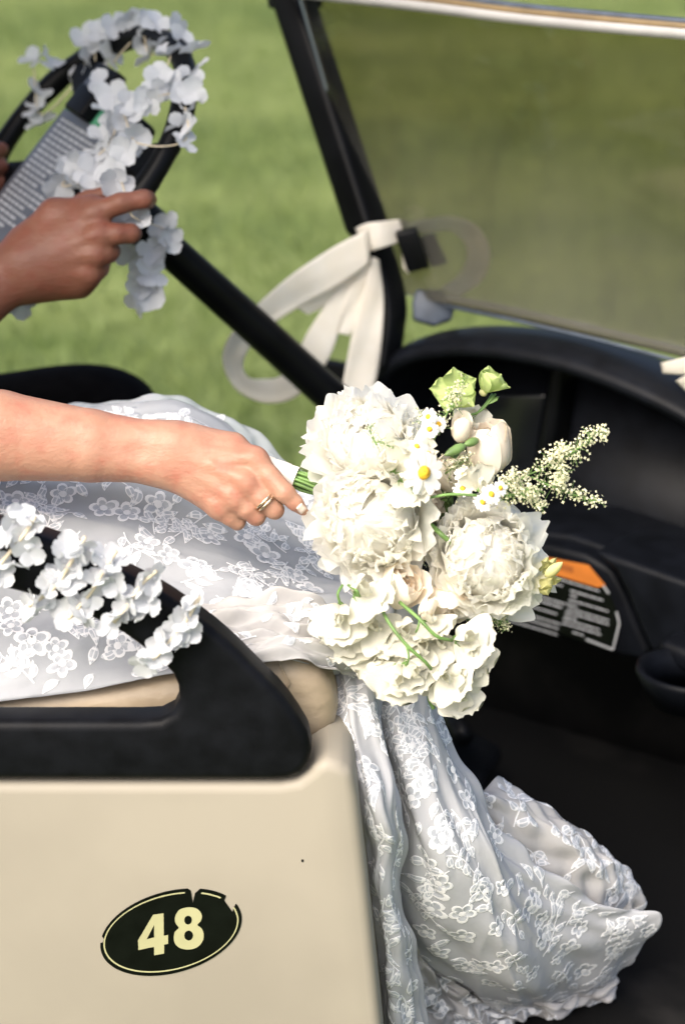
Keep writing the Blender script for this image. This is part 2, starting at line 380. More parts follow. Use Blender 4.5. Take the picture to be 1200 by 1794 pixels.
# armrest
arm_o = [(-500, 860), (-150, 902), (0, 926), (75, 946), (150, 975), (217, 1008), (280, 1040), (330, 1073), (375, 1106), (420, 1146), (455, 1182), (495, 1222), (521, 1258), (540, 1290), (546, 1318)]
arm_o = [tuple(p) for p in catmull(arm_o, 40)]
arm_b = [(543, 1338), (530, 1357), (505, 1368), (480, 1370), (-500, 1368)]
arm_i = [(-500, 1266), (245, 1266), (280, 1264), (303, 1252), (314, 1228), (312, 1206), (303, 1185), (280, 1160), (250, 1138), (215, 1113), (160, 1086), (100, 1061), (65, 1049), (10, 1035), (-100, 1015), (-500, 960)]
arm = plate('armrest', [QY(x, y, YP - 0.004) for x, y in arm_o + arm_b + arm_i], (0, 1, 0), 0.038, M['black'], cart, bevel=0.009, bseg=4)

# seat cushion
sc = [(-700, 1240), (0, 1222), (200, 1205), (320, 1185), (400, 1160), (450, 1148), (520, 1156), (560, 1180), (582, 1215), (592, 1255), (586, 1285), (566, 1303), (530, 1312), (-700, 1325)]
seat = plate('seat_cushion', [QY(x, y, -0.185) for x, y in sc], (0, 1, 0), 0.30, M['vinyl'], cart, bevel=0.022, bseg=5)
V, F = tube_geo([QY(x, y, -0.186) for x, y in [(486, 1154), (496, 1175), (508, 1196), (500, 1212)]], 0.0009, 6)
mk('piping', V, F, M['vinyl'], seat)
sb = [(-700, 1300), (545, 1300), (580, 1290), (582, 1345), (-700, 1345)]
plate('seat_base', [QY(x, y, -0.165) for x, y in sb], (0, 1, 0), 0.28, M['satin'], cart, bevel=0.005)
sf = [(-700, 1340), (585, 1338), (604, 1400), (640, 1850), (680, 2150), (-700, 2150)]
plate('seat_pod', [QY(x, y, -0.06) for x, y in sf], (0, 1, 0), 0.20, M['satin'], cart, bevel=0.008)

# floor, firewall
ZF = 0.30
x0 = 0.02
fl = [Vector((x0, -0.27, ZF)), Vector((0.95, -0.27, ZF)), Vector((0.95, 0.95, ZF)), Vector((x0, 0.95, ZF))]
plate('floor_mat', fl, (0, 0, -1), 0.05, M['rubber'], cart, bevel=0.004)
fw0 = QD(560, 1165, 0.16); fw1 = QD(1500, 1400, 0.16)
a = Vector((fw0.x, fw0.y, ZF - 0.02)); b = Vector((fw1.x, fw1.y, ZF - 0.02))
plate('firewall', [a, b + E1*0.3, b + E1*0.3 + Vector((0, 0, 0.45)), a + Vector((0, 0, 0.45))], E2, 0.02, M['rubber'], cart)

# dashboard: cowl rim, recess, console
rim = catmull([(610, 800), (628, 740), (645, 680), (672, 637), (720, 612), (790, 602), (870, 606), (960, 622), (1040, 646), (1120, 678), (1200, 718), (1330, 800), (1420, 880)], 60)
rp = [QD(x, y, 0.0) for x, y in rim]
V, F = [], []
prof = [(0.012, -0.020), (-0.004, -0.017), (-0.010, -0.007), (-0.002, 0.004), (0.03, 0.010), (0.075, 0.007), (0.12, -0.006), (0.16, -0.04), (0.16, -0.06), (0.10, -0.024)]
for i, p in enumerate(rp):
    t = (rp[min(i+1, len(rp)-1)] - rp[max(i-1, 0)]).normalized(); up = E2.cross(t); up = up if up.z > 0 or abs(up.z) < 0.3 and up.dot(E1) < 0 else -up
    for (f, u) in prof: V.append(p + E2*f + up*u)
k = len(prof)
for i in range(len(rp)-1):
    for j in range(k): F.append((i*k+j, i*k+(j+1) % k, (i+1)*k+(j+1) % k, (i+1)*k+j))
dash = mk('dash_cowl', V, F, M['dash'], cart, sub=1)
back = [(600, 820), (640, 690), (680, 640), (800, 620), (960, 640), (1120, 700), (1330, 820), (1420, 900), (1420, 1240), (1150, 1160), (850, 1080), (600, 1010)]
plate('dash_back', [QD(x, y, 0.10) for x, y in back], E2, 0.02, M['dash'], cart)
rib = [(962, 640), (985, 645), (958, 850), (930, 850)]
plate('dash_rib', [QD(x, y, 0.06) for x, y in rib], E2, 0.05, M['satin'], cart, bevel=0.008)
pl = [(800, 690), (955, 690), (930, 850), (790, 850)]
plate('dash_pocket', [QD(x, y, 0.088) for x, y in pl], E2, 0.02, M['gloss'], cart, bevel=0.005)
sh = [(600, 905), (900, 925), (1000, 938), (1100, 972), (1250, 1030), (1420, 1100), (1420, 1125), (1250, 1055), (1100, 992), (1000, 956), (900, 943), (600, 925)]
plate('dash_shelf', [QD(x, y, -0.02) for x, y in sh], E2, 0.14, M['dash'], cart, bevel=0.006)
con = [(620, 940), (860, 948), (960, 955), (1025, 972), (1070, 1000), (1092, 1040), (1112, 1092), (1135, 1140), (1128, 1158), (1085, 1150), (960, 1108), (860, 1075), (620, 1000)]
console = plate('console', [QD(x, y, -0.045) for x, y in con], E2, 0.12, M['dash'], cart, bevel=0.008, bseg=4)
bul = [(1035, 965), (1100, 985), (1200, 1020), (1400, 1090), (1400, 1260), (1250, 1190), (1180, 1150), (1140, 1145), (1115, 1090), (1096, 1040), (1075, 1000)]
plate('dash_bulge', [QD(x, y, -0.075) for x, y in bul], E2, 0.14, M['dash'], cart, bevel=0.02, bseg=5)
# warning label on the console
lab = [(840, 1000), (900, 985), (960, 978), (1028, 990), (1058, 1022), (1082, 1075), (1086, 1092), (1074, 1140), (1060, 1138), (950, 1098), (840, 1060)]
label = plate('warning_label', [QD(x, y, -0.0465) for x, y in lab], E2, 0.001, M['decal'], cart, smooth=False)
org = [(840, 985), (960, 977), (1030, 990), (1060, 1026), (1045, 1029), (960, 1003), (840, 985)][:-1]
plate('orange_band', [QD(x, y, -0.0475) for x, y in org], E2, 0.0006, M['orange'], label, smooth=False)
plate('band_print', [QD(x, y, -0.0482) for x, y in [(975, 986), (1003, 993), (1003, 1004), (975, 996)]], E2, 0.0003, M['dark_orange'], label, smooth=False)
V, F = [], []
r_ = random.Random(3)
def dash_line(x0, y0, x1, th=2.9):
    x = x0; sl = 0.30
    while x < x1:
        l = r_.uniform(8, 20); xe = min(x+l, x1); y = y0+(x-x0)*sl; ye = y0+(xe-x0)*sl
        n = len(V); V.extend([QD(x, y, -0.0475), QD(xe, ye, -0.0475), QD(xe, ye+th, -0.0475), QD(x, y+th, -0.0475)]); F.append((n, n+1, n+2, n+3)); x = xe+1.2
for (x0_, y0_, x1_) in [(965, 1009, 1050), (960, 1018, 985), (998, 1033, 1056), (998, 1041, 1010), (996, 1049, 1065), (992, 1056, 1012), (994, 1064, 1066), (990, 1070, 1066), (988, 1077, 1010),
                     (986, 1083, 1050), (984, 1090, 1052), (1002, 1106, 1022), (850, 1015, 990), (880, 1032, 985), (860, 1040, 975), (860, 1056, 982), (860, 1065, 978), (850, 1073, 976)]:
    dash_line(x0_, y0_, x1_)
for a, b in [((1026, 1120), (1073, 1138)), ((1073, 1138), (1084, 1092)), ((1084, 1092), (1079, 1072)), ((1066, 1040), (1056, 1026))]:
    d = Vector((b[0]-a[0], b[1]-a[1])).normalized(); q = Vector((-d.y, d.x))*1.8; n = len(V)
    for c in ((a[0]-q.x, a[1]-q.y), (b[0]-q.x, b[1]-q.y), (b[0]+q.x, b[1]+q.y), (a[0]+q.x, a[1]+q.y)): V.append(QD(c[0], c[1], -0.0476))
    F.append((n, n+1, n+2, n+3))
tag(mk('label_print', V, F, M['white_print'], label, smooth=False), kind='stuff')
# cup holder
cc = QD(1212, 1170, -0.14)
rimc = [cc + E1*(0.052*math.cos(t)) + E2*(0.05*math.sin(t)) for t in np.linspace(0, 2*math.pi, 32, endpoint=False)]
V, F = [], []
for (r, z) in [(1.0, 0.0), (1.10, 0.0), (1.12, -0.006), (1.02, -0.018), (0.8, -0.04), (0.72, -0.04), (0.9, -0.012)]:
    for t in np.linspace(0, 2*math.pi, 32, endpoint=False): V.append(cc + (E1*(0.055*math.cos(t)) + E2*(0.052*math.sin(t)))*r + Vector((0, 0, z)))
for i in range(7):
    for j in range(32): F.append((i*32+j, i*32+(j+1) % 32, ((i+1) % 7)*32+(j+1) % 32, ((i+1) % 7)*32+j))
F.append(tuple(5*32+j for j in range(32)))
mk('cup_holder', V, F, M['dash'], cart)
plate('holder_arm', [QD(x, y, -0.11) for x, y in [(1150, 1120), (1300, 1180), (1300, 1230), (1150, 1160)]], E2, 0.06, M['dash'], cart, bevel=0.01)
# brake pedal
pd = [QZ(x, y, 0.36) for x, y in [(764, 1272), (800, 1262), (836, 1280), (882, 1302), (838, 1372), (800, 1362)]]
plate('brake_pedal', pd, (0, 0, -1), 0.03, M['gloss'], cart, bevel=0.012, bseg=4)
tube('pedal_arm', [P(812, 1290, 2.66), P(790, 1250, 2.75), P(780, 1180, 2.85)], 0.012, M['satin'], cart)

# pillar (windshield post)
pu0, pu1 = P(508, -40, 2.78), P(651, 412, 2.75)
pu0 = P(505, -60, 2.79)
def post(name, pts, w, d, mat, bevel=0.008):
    V, F = [], []
    for p in pts:
        for sx, sy in ((-1, -1), (1, -1), (1, 1), (-1, 1)): V.append(Vector(p) + E1*(w*sx) + E2*(d*sy))
    n = len(pts)
    for i in range(n-1):
        for k in range(4): F.append((i*4+k, i*4+(k+1) % 4, (i+1)*4+(k+1) % 4, (i+1)*4+k))
    F += [(3, 2, 1, 0), tuple((n-1)*4+k for k in range(4))]
    return mk(name, V, F, mat, cart, bevel=bevel)
post('windshield_post', [P(495, -80, 2.79), P(515, 2, 2.785), P(648, 412, 2.75)], 0.022, 0.022, M['satin'])
post('post_collar', [P(510, -60, 2.80), P(518, 14, 2.79)], 0.025, 0.025, M['black'], 0.004)
low = catmull([(640, 400), (662, 450), (676, 500), (682, 540), (678, 580), (668, 640)], 14)
post('post_foot', [P(x, y, 2.765) for x, y in low], 0.0155, 0.02, M['satin'], 0.006)
# windshield: acrylic sheet, trim at its top, hinge clips, bracket and wiper strut
wTL, wTR, wBR, wBL = QD(522, -8, 0.03), QD(1330, 72, 0.03), QD(1330, 655, 0.05), QD(672, 508, 0.05)
nrm = (wTR-wTL).cross(wBL-wTL).normalized(); nrm = nrm if nrm.dot(E2) > 0 else -nrm
ws = plate('windshield', [wTL, wTR, wBR, wBL], nrm, 0.004, M['glass'], cart, smooth=False)
def bar(name, a, b, hw, hd, mat, parent, bevel=0.002):
    d = (b-a).normalized(); u = nrm.cross(d).normalized()
    return box(name, (a+b)/2, (b-a)/2, u*hw, nrm*hd, mat, parent, bevel)
topc = catmull([(470, -22), (600, -8), (760, 10), (900, 28), (1050, 43), (1200, 56), (1330, 68)], 30)
def strip(name, off, hw, mat, dn):
    c = [QD(x, y+off, dn) for x, y in topc]; V, F = [], []
    for i, p in enumerate(c):
        for s, q in ((-1, -1), (1, -1), (1, 1), (-1, 1)): V.append(p + Vector((0, 0, 1))*(hw*s) + E2*(0.006*q))
    for i in range(len(c)-1):
        for k in range(4): F.append((i*4+k, i*4+(k+1) % 4, (i+1)*4+(k+1) % 4, (i+1)*4+k))
    return mk(name, V, F, mat, ws)
strip('trim', 3, 0.0055, M['alu'], 0.022); strip('seal', -10, 0.004, M['bronze'], 0.025); strip('trim', -19, 0.0025, M['grey_blue'], 0.027)
box('hinge_clip', P(722, 437, 2.73), Vector((0.013, 0, 0.003)), Vector((0, 0.01, 0)), Vector((-0.008, 0, 0.024)), M['satin'], cart, 0.003)
box('hinge_clip', P(758, 438, 2.80), Vector((0.010, 0, 0.003)), Vector((0, 0.008, 0)), Vector((-0.009, 0, 0.018)), M['satin'], cart, 0.003)
br = [(728, 506), (776, 507), (797, 536), (792, 560), (760, 571), (724, 560), (722, 530)]
plate('bracket', [P(x, y, 2.76) for x, y in br], FV, 0.02, M['grey_blue'], cart, bevel=0.004)
st = [(780, 524), (900, 548), (1050, 582), (1200, 618), (1330, 650)]
V, F = [], []
for x, y in st:
    for dy, dd in ((-9, 0), (9, 0), (9, 0.015), (-9, 0.015)): V.append(QD(x, y+dy, 0.045+dd))
for i in range(len(st)-1):
    for k in range(4): F.append((i*4+k, i*4+(k+1) % 4, (i+1)*4+(k+1) % 4, (i+1)*4+k))
mk('lower_frame', V, F, M['glass'], ws)
tube('wiper_rod', [QD(x, y, 0.03) for x, y in [(780, 536), (900, 561), (1050, 596), (1200, 636), (1330, 668)]], 0.0022, M['grey_blue'], cart, seg=8)
tube('cowl_peg', [QD(768, 606, 0.01), QD(766, 594, 0.01)], [0.006, 0.004], M['satin'], cart)

# unseen roof slab above the frame, its edges placed to shade the driver's side
rf = [Vector((-1.75, -0.42, 1.86)), Vector((-0.42, -0.42, 1.86)), Vector((-0.42, 1.0, 1.86)), Vector((-1.75, 1.0, 1.86))]
plate('roof', rf, (0, 0, 1), 0.05, M['cream'], cart, bevel=0.02)

# steering column and wheel
WC = P(134.6, 272.9, 2.55)
def camvec(r, u, b): return RV*r + UV_*u - FV*b
wu = camvec(-0.60974, -0.7926, 0); wn = camvec(-0.61914, 0.4763, 0.62434); ww_ = camvec(0.49486, -0.38068, 0.78115)
wu.normalize(); wn.normalize(); ww_.normalize()
WR = 0.163
ring = [WC + (wu*math.cos(t) + ww_*math.sin(t))*WR for t in np.linspace(0, 2*math.pi, 56, endpoint=False)]
rad_ = [0.0125 + 0.0016*max(0, math.sin(9*t)) for t in np.linspace(0, 2*math.pi, 56, endpoint=False)]
wheel = tube('steering_wheel', ring, rad_, M['satin'], cart, seg=14, closed=True)
def wp(a, b, h=0.0): return WC + wu*a + ww_*b + wn*h
def spoke(a0, b0, a1, b1):
    V, F = [], []
    p, q = Vector((a0, b0)), Vector((a1, b1)); d = (q-p).normalized(); s = Vector((-d.y, d.x))
    for t, wd in ((0, 0.034), (0.35, 0.022), (0.75, 0.02), (1, 0.032)):
        c = p.lerp(q, t)
        for sg, h in ((-1, 0.006), (1, 0.006), (1, -0.014), (-1, -0.014)): V.append(wp(*(c+s*wd*sg), h))
    for i in range(3):
        for k in range(4): F.append((i*4+k, i*4+(k+1) % 4, (i+1)*4+(k+1) % 4, (i+1)*4+k))
    F += [(3, 2, 1, 0), (12, 13, 14, 15)]
    mk('spoke', V, F, M['black'], wheel, bevel=0.005)
spoke(-0.05, -0.03, -0.10, -0.13); spoke(-0.02, 0.03, -0.04, 0.16); spoke(0.04, -0.03, 0.08, -0.145); spoke(0.04, 0.03, 0.08, 0.145)
def wpl(name, a0, a1, b0, b1, h0, h1, mat, parent, bev=0.003):
    return plate(name, [wp(a0, b0, h1), wp(a1, b0, h1), wp(a1, b1, h1), wp(a0, b1, h1)], -wn, h1-h0, mat, parent, bevel=bev)
wpl('hub', -0.075, 0.09, -0.05, 0.065, -0.03, 0.008, M['black'], wheel, 0.008)
card = wpl('score_holder', -0.082, 0.13, -0.062, 0.055, 0.008, 0.017, M['slate'], wheel, 0.003)
wpl('green_band', -0.058, -0.036, -0.058, 0.052, 0.017, 0.0176, M['green_print'], card, 0)
V, F = [], []
r_ = random.Random(8)
for i in range(20):
    a = -0.026 + i*0.0072; b = -0.050
    bend = r_.choice([0.0, 0.02, 0.045, 0.05, 0.05])
    while b < bend:
        l = r_.uniform(0.006, 0.016); n = len(V)
        V += [wp(a, b, 0.0175), wp(a+0.0036, b, 0.0175), wp(a+0.0036, b+l, 0.0175), wp(a, b+l, 0.0175)]; F.append((n, n+1, n+2, n+3)); b += l+0.002
tag(mk('card_print', V, F, M['white_print'], card, smooth=False), kind='stuff')
wpl('clip', -0.10, -0.078, -0.035, 0.02, 0.017, 0.032, M['black'], card, 0.003)
wpl('clip', -0.070, -0.035, -0.03, 0.015, 0.017, 0.036, M['black'], card, 0.004)
hub0 = P(258, 398, 2.52)
colm = tube('steering_column', [hub0, P(300, 440, 2.54), P(440, 566, 2.62), P(600, 712, 2.70), P(660, 770, 2.74)], [0.019, 0.0195, 0.0205, 0.021, 0.021], M['satin'], cart, seg=20)
V, F = tube_geo([P(225, 372, 2.49), P(238, 382, 2.495), P(262, 402, 2.51), P(283, 423, 2.53)], [0.02, 0.026, 0.026, 0.021], 20)
mk('column_head', V, F, M['satin'], colm, bevel=0.004)
tube('column_shaft', [WC - wn*0.02, P(232, 378, 2.50)], 0.016, M['satin'], cart)
V, F = [], []
r_ = random.Random(4)
for i in range(13):
    t = i/13.0; x = 335+75*t; y = 452+67*t
    for q in range(r_.choice([1, 2, 2])):
        n = len(V); l = r_.uniform(2, 4.5); dx, dy = r_.uniform(-3, 4), r_.uniform(-3, 4)
        for a, b in ((0, 0), (l, l*0.9), (l-3, l*0.9+3), (-3, 3)): V.append(P(x+dx+a, y+dy+b, 2.562 + 0.06*t))
        F.append((n, n+1, n+2, n+3))
tag(mk('column_print', V, F, M['grey_blue'], colm, smooth=False), kind='stuff')

# ------------------------------------------------------------------ soft bodies grown from tapered capsules
def surface_nets(f, org, h):
    s = f < 0
    c = [(i, j, k) for i in (0, 1) for j in (0, 1) for k in (0, 1)]
    n = np.array(f.shape) - 1
    def sh(a, o): return a[o[0]:o[0]+n[0], o[1]:o[1]+n[1], o[2]:o[2]+n[2]]
    cnt = sum(sh(s, o).astype(np.int8) for o in c)
    mix = (cnt > 0) & (cnt < 8)
    ids = -np.ones(mix.shape, dtype=np.int64); ids[mix] = np.arange(mix.sum())
    cells = np.argwhere(mix).astype(float)
    vals = {o: sh(f, o)[mix] for o in c}
    acc = np.zeros((len(cells), 3)); num = np.zeros(len(cells))
    for a in c:
        for ax in range(3):
            if a[ax] == 0:
                b = list(a); b[ax] = 1; b = tuple(b)
                fa, fb = vals[a], vals[b]; x = (fa < 0) != (fb < 0)
                t = np.where(x, fa/np.where(fa == fb, 1, fa-fb), 0)
                p = np.array(a, float)[None, :].repeat(len(cells), 0); p[:, ax] += t
                acc += p*x[:, None]; num += x
    V = org + (cells + acc/num[:, None])*h
    F = []
    for ax in range(3):
        o1, o2 = [(1, 2), (2, 0), (0, 1)][ax]
        A = [slice(0, -1) if i == ax else slice(1, -1) for i in range(3)]; B = list(A); B[ax] = slice(1, None)
        sa, sb_ = s[tuple(A)], s[tuple(B)]
        for flip, e in ((0, sa & ~sb_), (1, ~sa & sb_)):
            q = np.argwhere(e)
            if not len(q): continue
            full = q.copy(); full[:, o1] += 1; full[:, o2] += 1
            def cell(d1, d2):
                g = full.copy(); g[:, o1] -= d1; g[:, o2] -= d2
                return ids[g[:, 0], g[:, 1], g[:, 2]]
            quad = np.stack([cell(1, 1), cell(0, 1), cell(0, 0), cell(1, 0)], 1)
            F.append(quad[:, ::-1] if flip else quad)
    F = np.concatenate(F); F = F[(F >= 0).all(1)]
    return V, F
def grow(name, caps, h, mat, parent, smooth_it=4):
    """caps: (p0, r0, p1, r1, k)"""
    P0 = np.array([[tuple(c[0]), tuple(c[2])] for c in caps]); R = max(max(c[1], c[3]) for c in caps)
    lo = P0.reshape(-1, 3).min(0) - R - 0.02; hi = P0.reshape(-1, 3).max(0) + R + 0.02
    n = np.ceil((hi-lo)/h).astype(int) + 1
    f = np.full(n, 1.0, dtype=np.float32)
    for p0, r0, p1, r1, k in caps:
        p0 = np.array(tuple(p0)); p1 = np.array(tuple(p1)); m = max(r0, r1) + k + 3*h
        a = np.maximum(((np.minimum(p0, p1)-m-lo)/h).astype(int), 0); b = np.minimum(((np.maximum(p0, p1)+m-lo)/h).astype(int)+2, n)
        g = np.meshgrid(*[lo[i]+h*np.arange(a[i], b[i]) for i in range(3)], indexing='ij')
        d = p1-p0; L = max(d.dot(d), 1e-12)
        t = np.clip(sum((g[i]-p0[i])*d[i] for i in range(3))/L, 0, 1)
        dist = np.sqrt(sum((g[i]-p0[i]-t*d[i])**2 for i in range(3))) - (r0+(r1-r0)*t)
        sl = tuple(slice(a[i], b[i]) for i in range(3)); cur = f[sl]
        hh_ = np.clip(k-np.abs(cur-dist), 0, None)/k
        f[sl] = np.minimum(cur, dist) - hh_*hh_*k*0.25
    V, F = surface_nets(f, lo, h)
    o = mk(name, V, F, mat, parent)
    if smooth_it:
        m = o.modifiers.new('smooth', 'SMOOTH'); m.factor = 0.5; m.iterations = smooth_it
    return o

# ------------------------------------------------------------------ the bride: arm and hand, lace dress
bride = thing('person', P(-250, 1150, 2.2), 'seated person in a white floral lace dress reaching out a bare arm with a bouquet', 'person')
def H(x, y, dd=0.0): return P(x, y, 1.98 + dd)
caps = []
def cap(a, r0, b, r1, k=0.010): caps.append((H(*a), r0, H(*b), r1, k))
# forearm and upper arm
cap((-195, 735, 0.02), 0.040, (0, 753, 0.014), 0.0345, 0.004); cap((-195, 765, 0.02), 0.039, (0, 776, 0.014), 0.033, 0.004)
cap((0, 753, 0.014), 0.0345, (160, 771, 0.014), 0.0268, 0.004); cap((0, 776, 0.014), 0.033, (160, 791, 0.014), 0.0266, 0.004)
cap((160, 771, 0.014), 0.0268, (285, 777, 0.014), 0.0178, 0.004); cap((160, 791, 0.014), 0.0266, (282, 814, 0.014), 0.0168, 0.004)
cap((-195, 750, 0.02), 0.042, (-420, 420, 0.06), 0.048, 0.04); cap((-420, 420, 0.06), 0.048, (-520, 200, 0.08), 0.055, 0.04)
# palm
cap((285, 778, 0.012), 0.0175, (330, 778, 0.012), 0.0155, 0.014); cap((282, 815, 0.013), 0.0165, (330, 830, 0.015), 0.0155, 0.014)
cap((315, 776, 0.013), 0.014, (447, 805, 0.006), 0.0112, 0.012); cap((310, 790, 0.010), 0.014, (431, 845, 0.001), 0.0108, 0.012)
cap((305, 806, 0.011), 0.0135, (408, 873, 0.004), 0.0100, 0.012); cap((303, 825, 0.013), 0.0125, (383, 890, 0.010), 0.0092, 0.012)
cap((315, 772, 0.024), 0.014, (410, 780, 0.016), 0.0115, 0.012); cap((315, 830, 0.028), 0.013, (380, 880, 0.024), 0.011, 0.012)
cap((340, 800, 0.018), 0.015, (410, 840, 0.013), 0.013, 0.012)
# knuckles and tendons
for (x, y, d, r) in [(447, 803, -0.0005, 0.0095), (430, 843, -0.0048, 0.0094), (407, 871, 0.0, 0.0088), (383, 889, 0.005, 0.0078)]:
    cap((x-3, y-2, d), r*0.86, (x+3, y+3, d), r*0.86, 0.006)
for (a, b) in [((318, 784, -0.0015), (440, 802, -0.0045)), ((312, 795, -0.002), (422, 838, -0.0090)), ((308, 808, 0.0), (400, 866, -0.0045)), ((306, 822, 0.0035), (376, 884, 0.0015))]:
    cap(a, 0.0018, b, 0.0024, 0.006)
for a, b in [((330, 790, -0.002), (372, 812, -0.0065)), ((372, 812, -0.0065), (428, 806, -0.0055)), ((372, 812, -0.0065), (396, 842, -0.0065))]:
    cap(a, 0.0016, b, 0.0016, 0.004)
def chain(js, k=0.0022):
    for i in range(len(js)-1):
        (x0, y0, d0, r0), (x1, y1, d1, r1) = js[i], js[i+1]
        cap((x0, y0, d0), r0*(0.96 if i == 0 else 0.92), (x1, y1, d1), r1*0.92, k if i else 0.006)
chain([(447, 806, 0.005, 0.0106), (474, 836, -0.003, 0.0100), (499, 863, -0.007, 0.0096), (517, 881, -0.004, 0.0078), (531, 895, 0.001, 0.0052)], 0.002)
chain([(431, 846, 0.001, 0.0102), (458, 872, -0.001, 0.0094), (481, 893, 0.004, 0.0092), (482, 892, 0.028, 0.0082), (466, 862, 0.040, 0.0072)])
chain([(408, 874, 0.005, 0.0098), (432, 893, 0.004, 0.0090), (449, 905, 0.009, 0.0088), (452, 902, 0.032, 0.0080), (440, 868, 0.044, 0.0070)])
chain([(383, 891, 0.011, 0.0086), (403, 907, 0.010, 0.0078), (416, 915, 0.014, 0.0076), (419, 912, 0.033, 0.0070), (408, 882, 0.044, 0.0062)])
chain([(330, 778, 0.030, 0.0135), (395, 790, 0.044, 0.0110), (440, 806, 0.050, 0.0095), (476, 826, 0.048, 0.0078)], 0.005)
body = grow('body', caps, 0.0016, M['skin_f'], bride, 5)
nv = []
# index nail
for i in range(5):
    for j in range(5):
        u = (i-2)/2.0; v = j/4.0
        nv.append(H(523+v*10 + u*5.0, 886+v*10 - u*5.0, -0.0115 + 0.003*u*u + 0.006*v))
mk('fingernail', nv, grid_faces(5, 5), M['nail'], body, solid=0.0006)
# ring on the middle finger
rc = H(464, 877.5, 0.0005); ax = (H(481, 893, 0.004) - H(446, 860, 0.0)).normalized()
ra = ax.orthogonal().normalized(); rb = ax.cross(ra)
for off in (-0.0016, 0.0016):
    tube('ring', [rc + ax*off + (ra*math.cos(t)+rb*math.sin(t))*0.0101 for t in np.linspace(0, 2*math.pi, 32, endpoint=False)], 0.0012, M['gold'], bride, seg=8, closed=True)

# dress sheets: control grids of points, smoothed, with folds
class Sheet:
    def __init__(self, rows, n=150, m=150, folds=(), seed=0, wob=0.002, crease=14, tilt=0.3, hem=0):
        ctrl = np.array([[tuple(p) for p in r] for r in rows])
        a = np.array([catmull(r, m) for r in ctrl]); g = np.array([catmull(a[:, j], n) for j in range(m)]).transpose(1, 0, 2)
        self.g = g; self.n, self.m = n, m
        nr = self.normals()
        u = np.linspace(0, 1, m)[None, :]; v = np.linspace(0, 1, n)[:, None]
        d = np.zeros((n, m))
        for (amp, fu, fv, ph, wv) in folds:
            d += amp*np.sin(2*np.pi*(fu*u + fv*v + ph + wv*np.sin(2*np.pi*(v*0.9+ph))) )
        r = np.random.default_rng(seed)
        for _ in range(10):
            fu, fv = r.normal(0, 4), r.normal(0, 4); d += wob*r.uniform(0.2, 0.6)*np.sin(2*np.pi*(fu*u+fv*v+r.uniform()))
        for _ in range(crease):
            c0, c1 = r.uniform(0, 1), r.uniform(0, 1); th = r.normal(tilt, 0.45); dist = (u-c0)*math.cos(th) + (v-c1)*math.sin(th); along = -(u-c0)*math.sin(th) + (v-c1)*math.cos(th)
            dist = dist + 0.03*np.sin(along*9+c0*6)
            d += r.uniform(0.4, 1)*0.0034*np.exp(-np.abs(dist)/r.uniform(0.010, 0.03))*np.exp(-(along/r.uniform(0.15, 0.4))**2)
        if hem:
            k = np.clip((v-0.93)/0.07, 0, 1)*np.ones((1, m)); side = np.clip((u-0.95)/0.05, 0, 1)*np.ones((n, 1))
            tv = np.gradient(g, axis=0); tv /= np.maximum(np.linalg.norm(tv, axis=2, keepdims=True), 1e-9); tu = np.gradient(g, axis=1); tu /= np.maximum(np.linalg.norm(tu, axis=2, keepdims=True), 1e-9)
            wv_ = hem*(np.abs(np.sin(u*np.pi*13+1))**0.7 + 0.5*np.sin(u*41)); wu_ = hem*(np.abs(np.sin(v*np.pi*11))**0.7 + 0.5*np.sin(v*37))
            g = g + tv*(k*wv_)[:, :, None] + tu*(side*wu_)[:, :, None]; d += hem*0.7*(k*np.sin(u*55) + side*np.sin(v*49))
        self.g = g + nr*d[:, :, None]
        self.nr = self.normals()
    def normals(self):
        du = np.gradient(self.g, axis=1); dv = np.gradient(self.g, axis=0); nn = np.cross(dv, du)
        nn /= np.maximum(np.linalg.norm(nn, axis=2, keepdims=True), 1e-12)
        view = np.array(CAM) - self.g
        s = np.sign((nn*view).sum()); return nn*s
    def at(self, u, v, off):
        u = np.clip(u, 0, 1)*(self.m-1); v = np.clip(v, 0, 1)*(self.n-1)
        i = np.minimum(v.astype(int), self.n-2); j = np.minimum(u.astype(int), self.m-2); fu = (u-j)[:, None]; fv = (v-i)[:, None]
        def L(A): return (A[i, j]*(1-fu)+A[i, j+1]*fu)*(1-fv) + (A[i+1, j]*(1-fu)+A[i+1, j+1]*fu)*fv
        return L(self.g) + L(self.nr)*off[:, None]
    def frame(self, u, v):
        i = int(min(v*(self.n-1), self.n-2)); j = int(min(u*(self.m-1), self.m-2))
        du = (self.g[i, j+1]-self.g[i, j])*(self.m-1); dv = (self.g[i+1, j]-self.g[i, j])*(self.n-1)
        return du, dv
    def build(self, name, mat, parent):
        return mk(name, self.g.reshape(-1, 3), grid_faces(self.n, self.m), mat, parent, solid=0.0008)
    def uv_of(self, px, py):
        """nearest sheet point to a picture position (for placing embroidery)"""
        if not hasattr(self, 'pp'):
            q = self.g.reshape(-1, 3) - np.array(CAM); d = q@np.array(FV)
            self.pp = np.stack([600+F_PX*(q@np.array(RV))/d, 897-F_PX*(q@np.array(UV_))/d], 1)
        e = ((self.pp-np.array([px, py]))**2).sum(1); k = int(e.argmin())
        return (k % self.m)/(self.m-1), (k//self.m)/(self.n-1), math.sqrt(e[k])

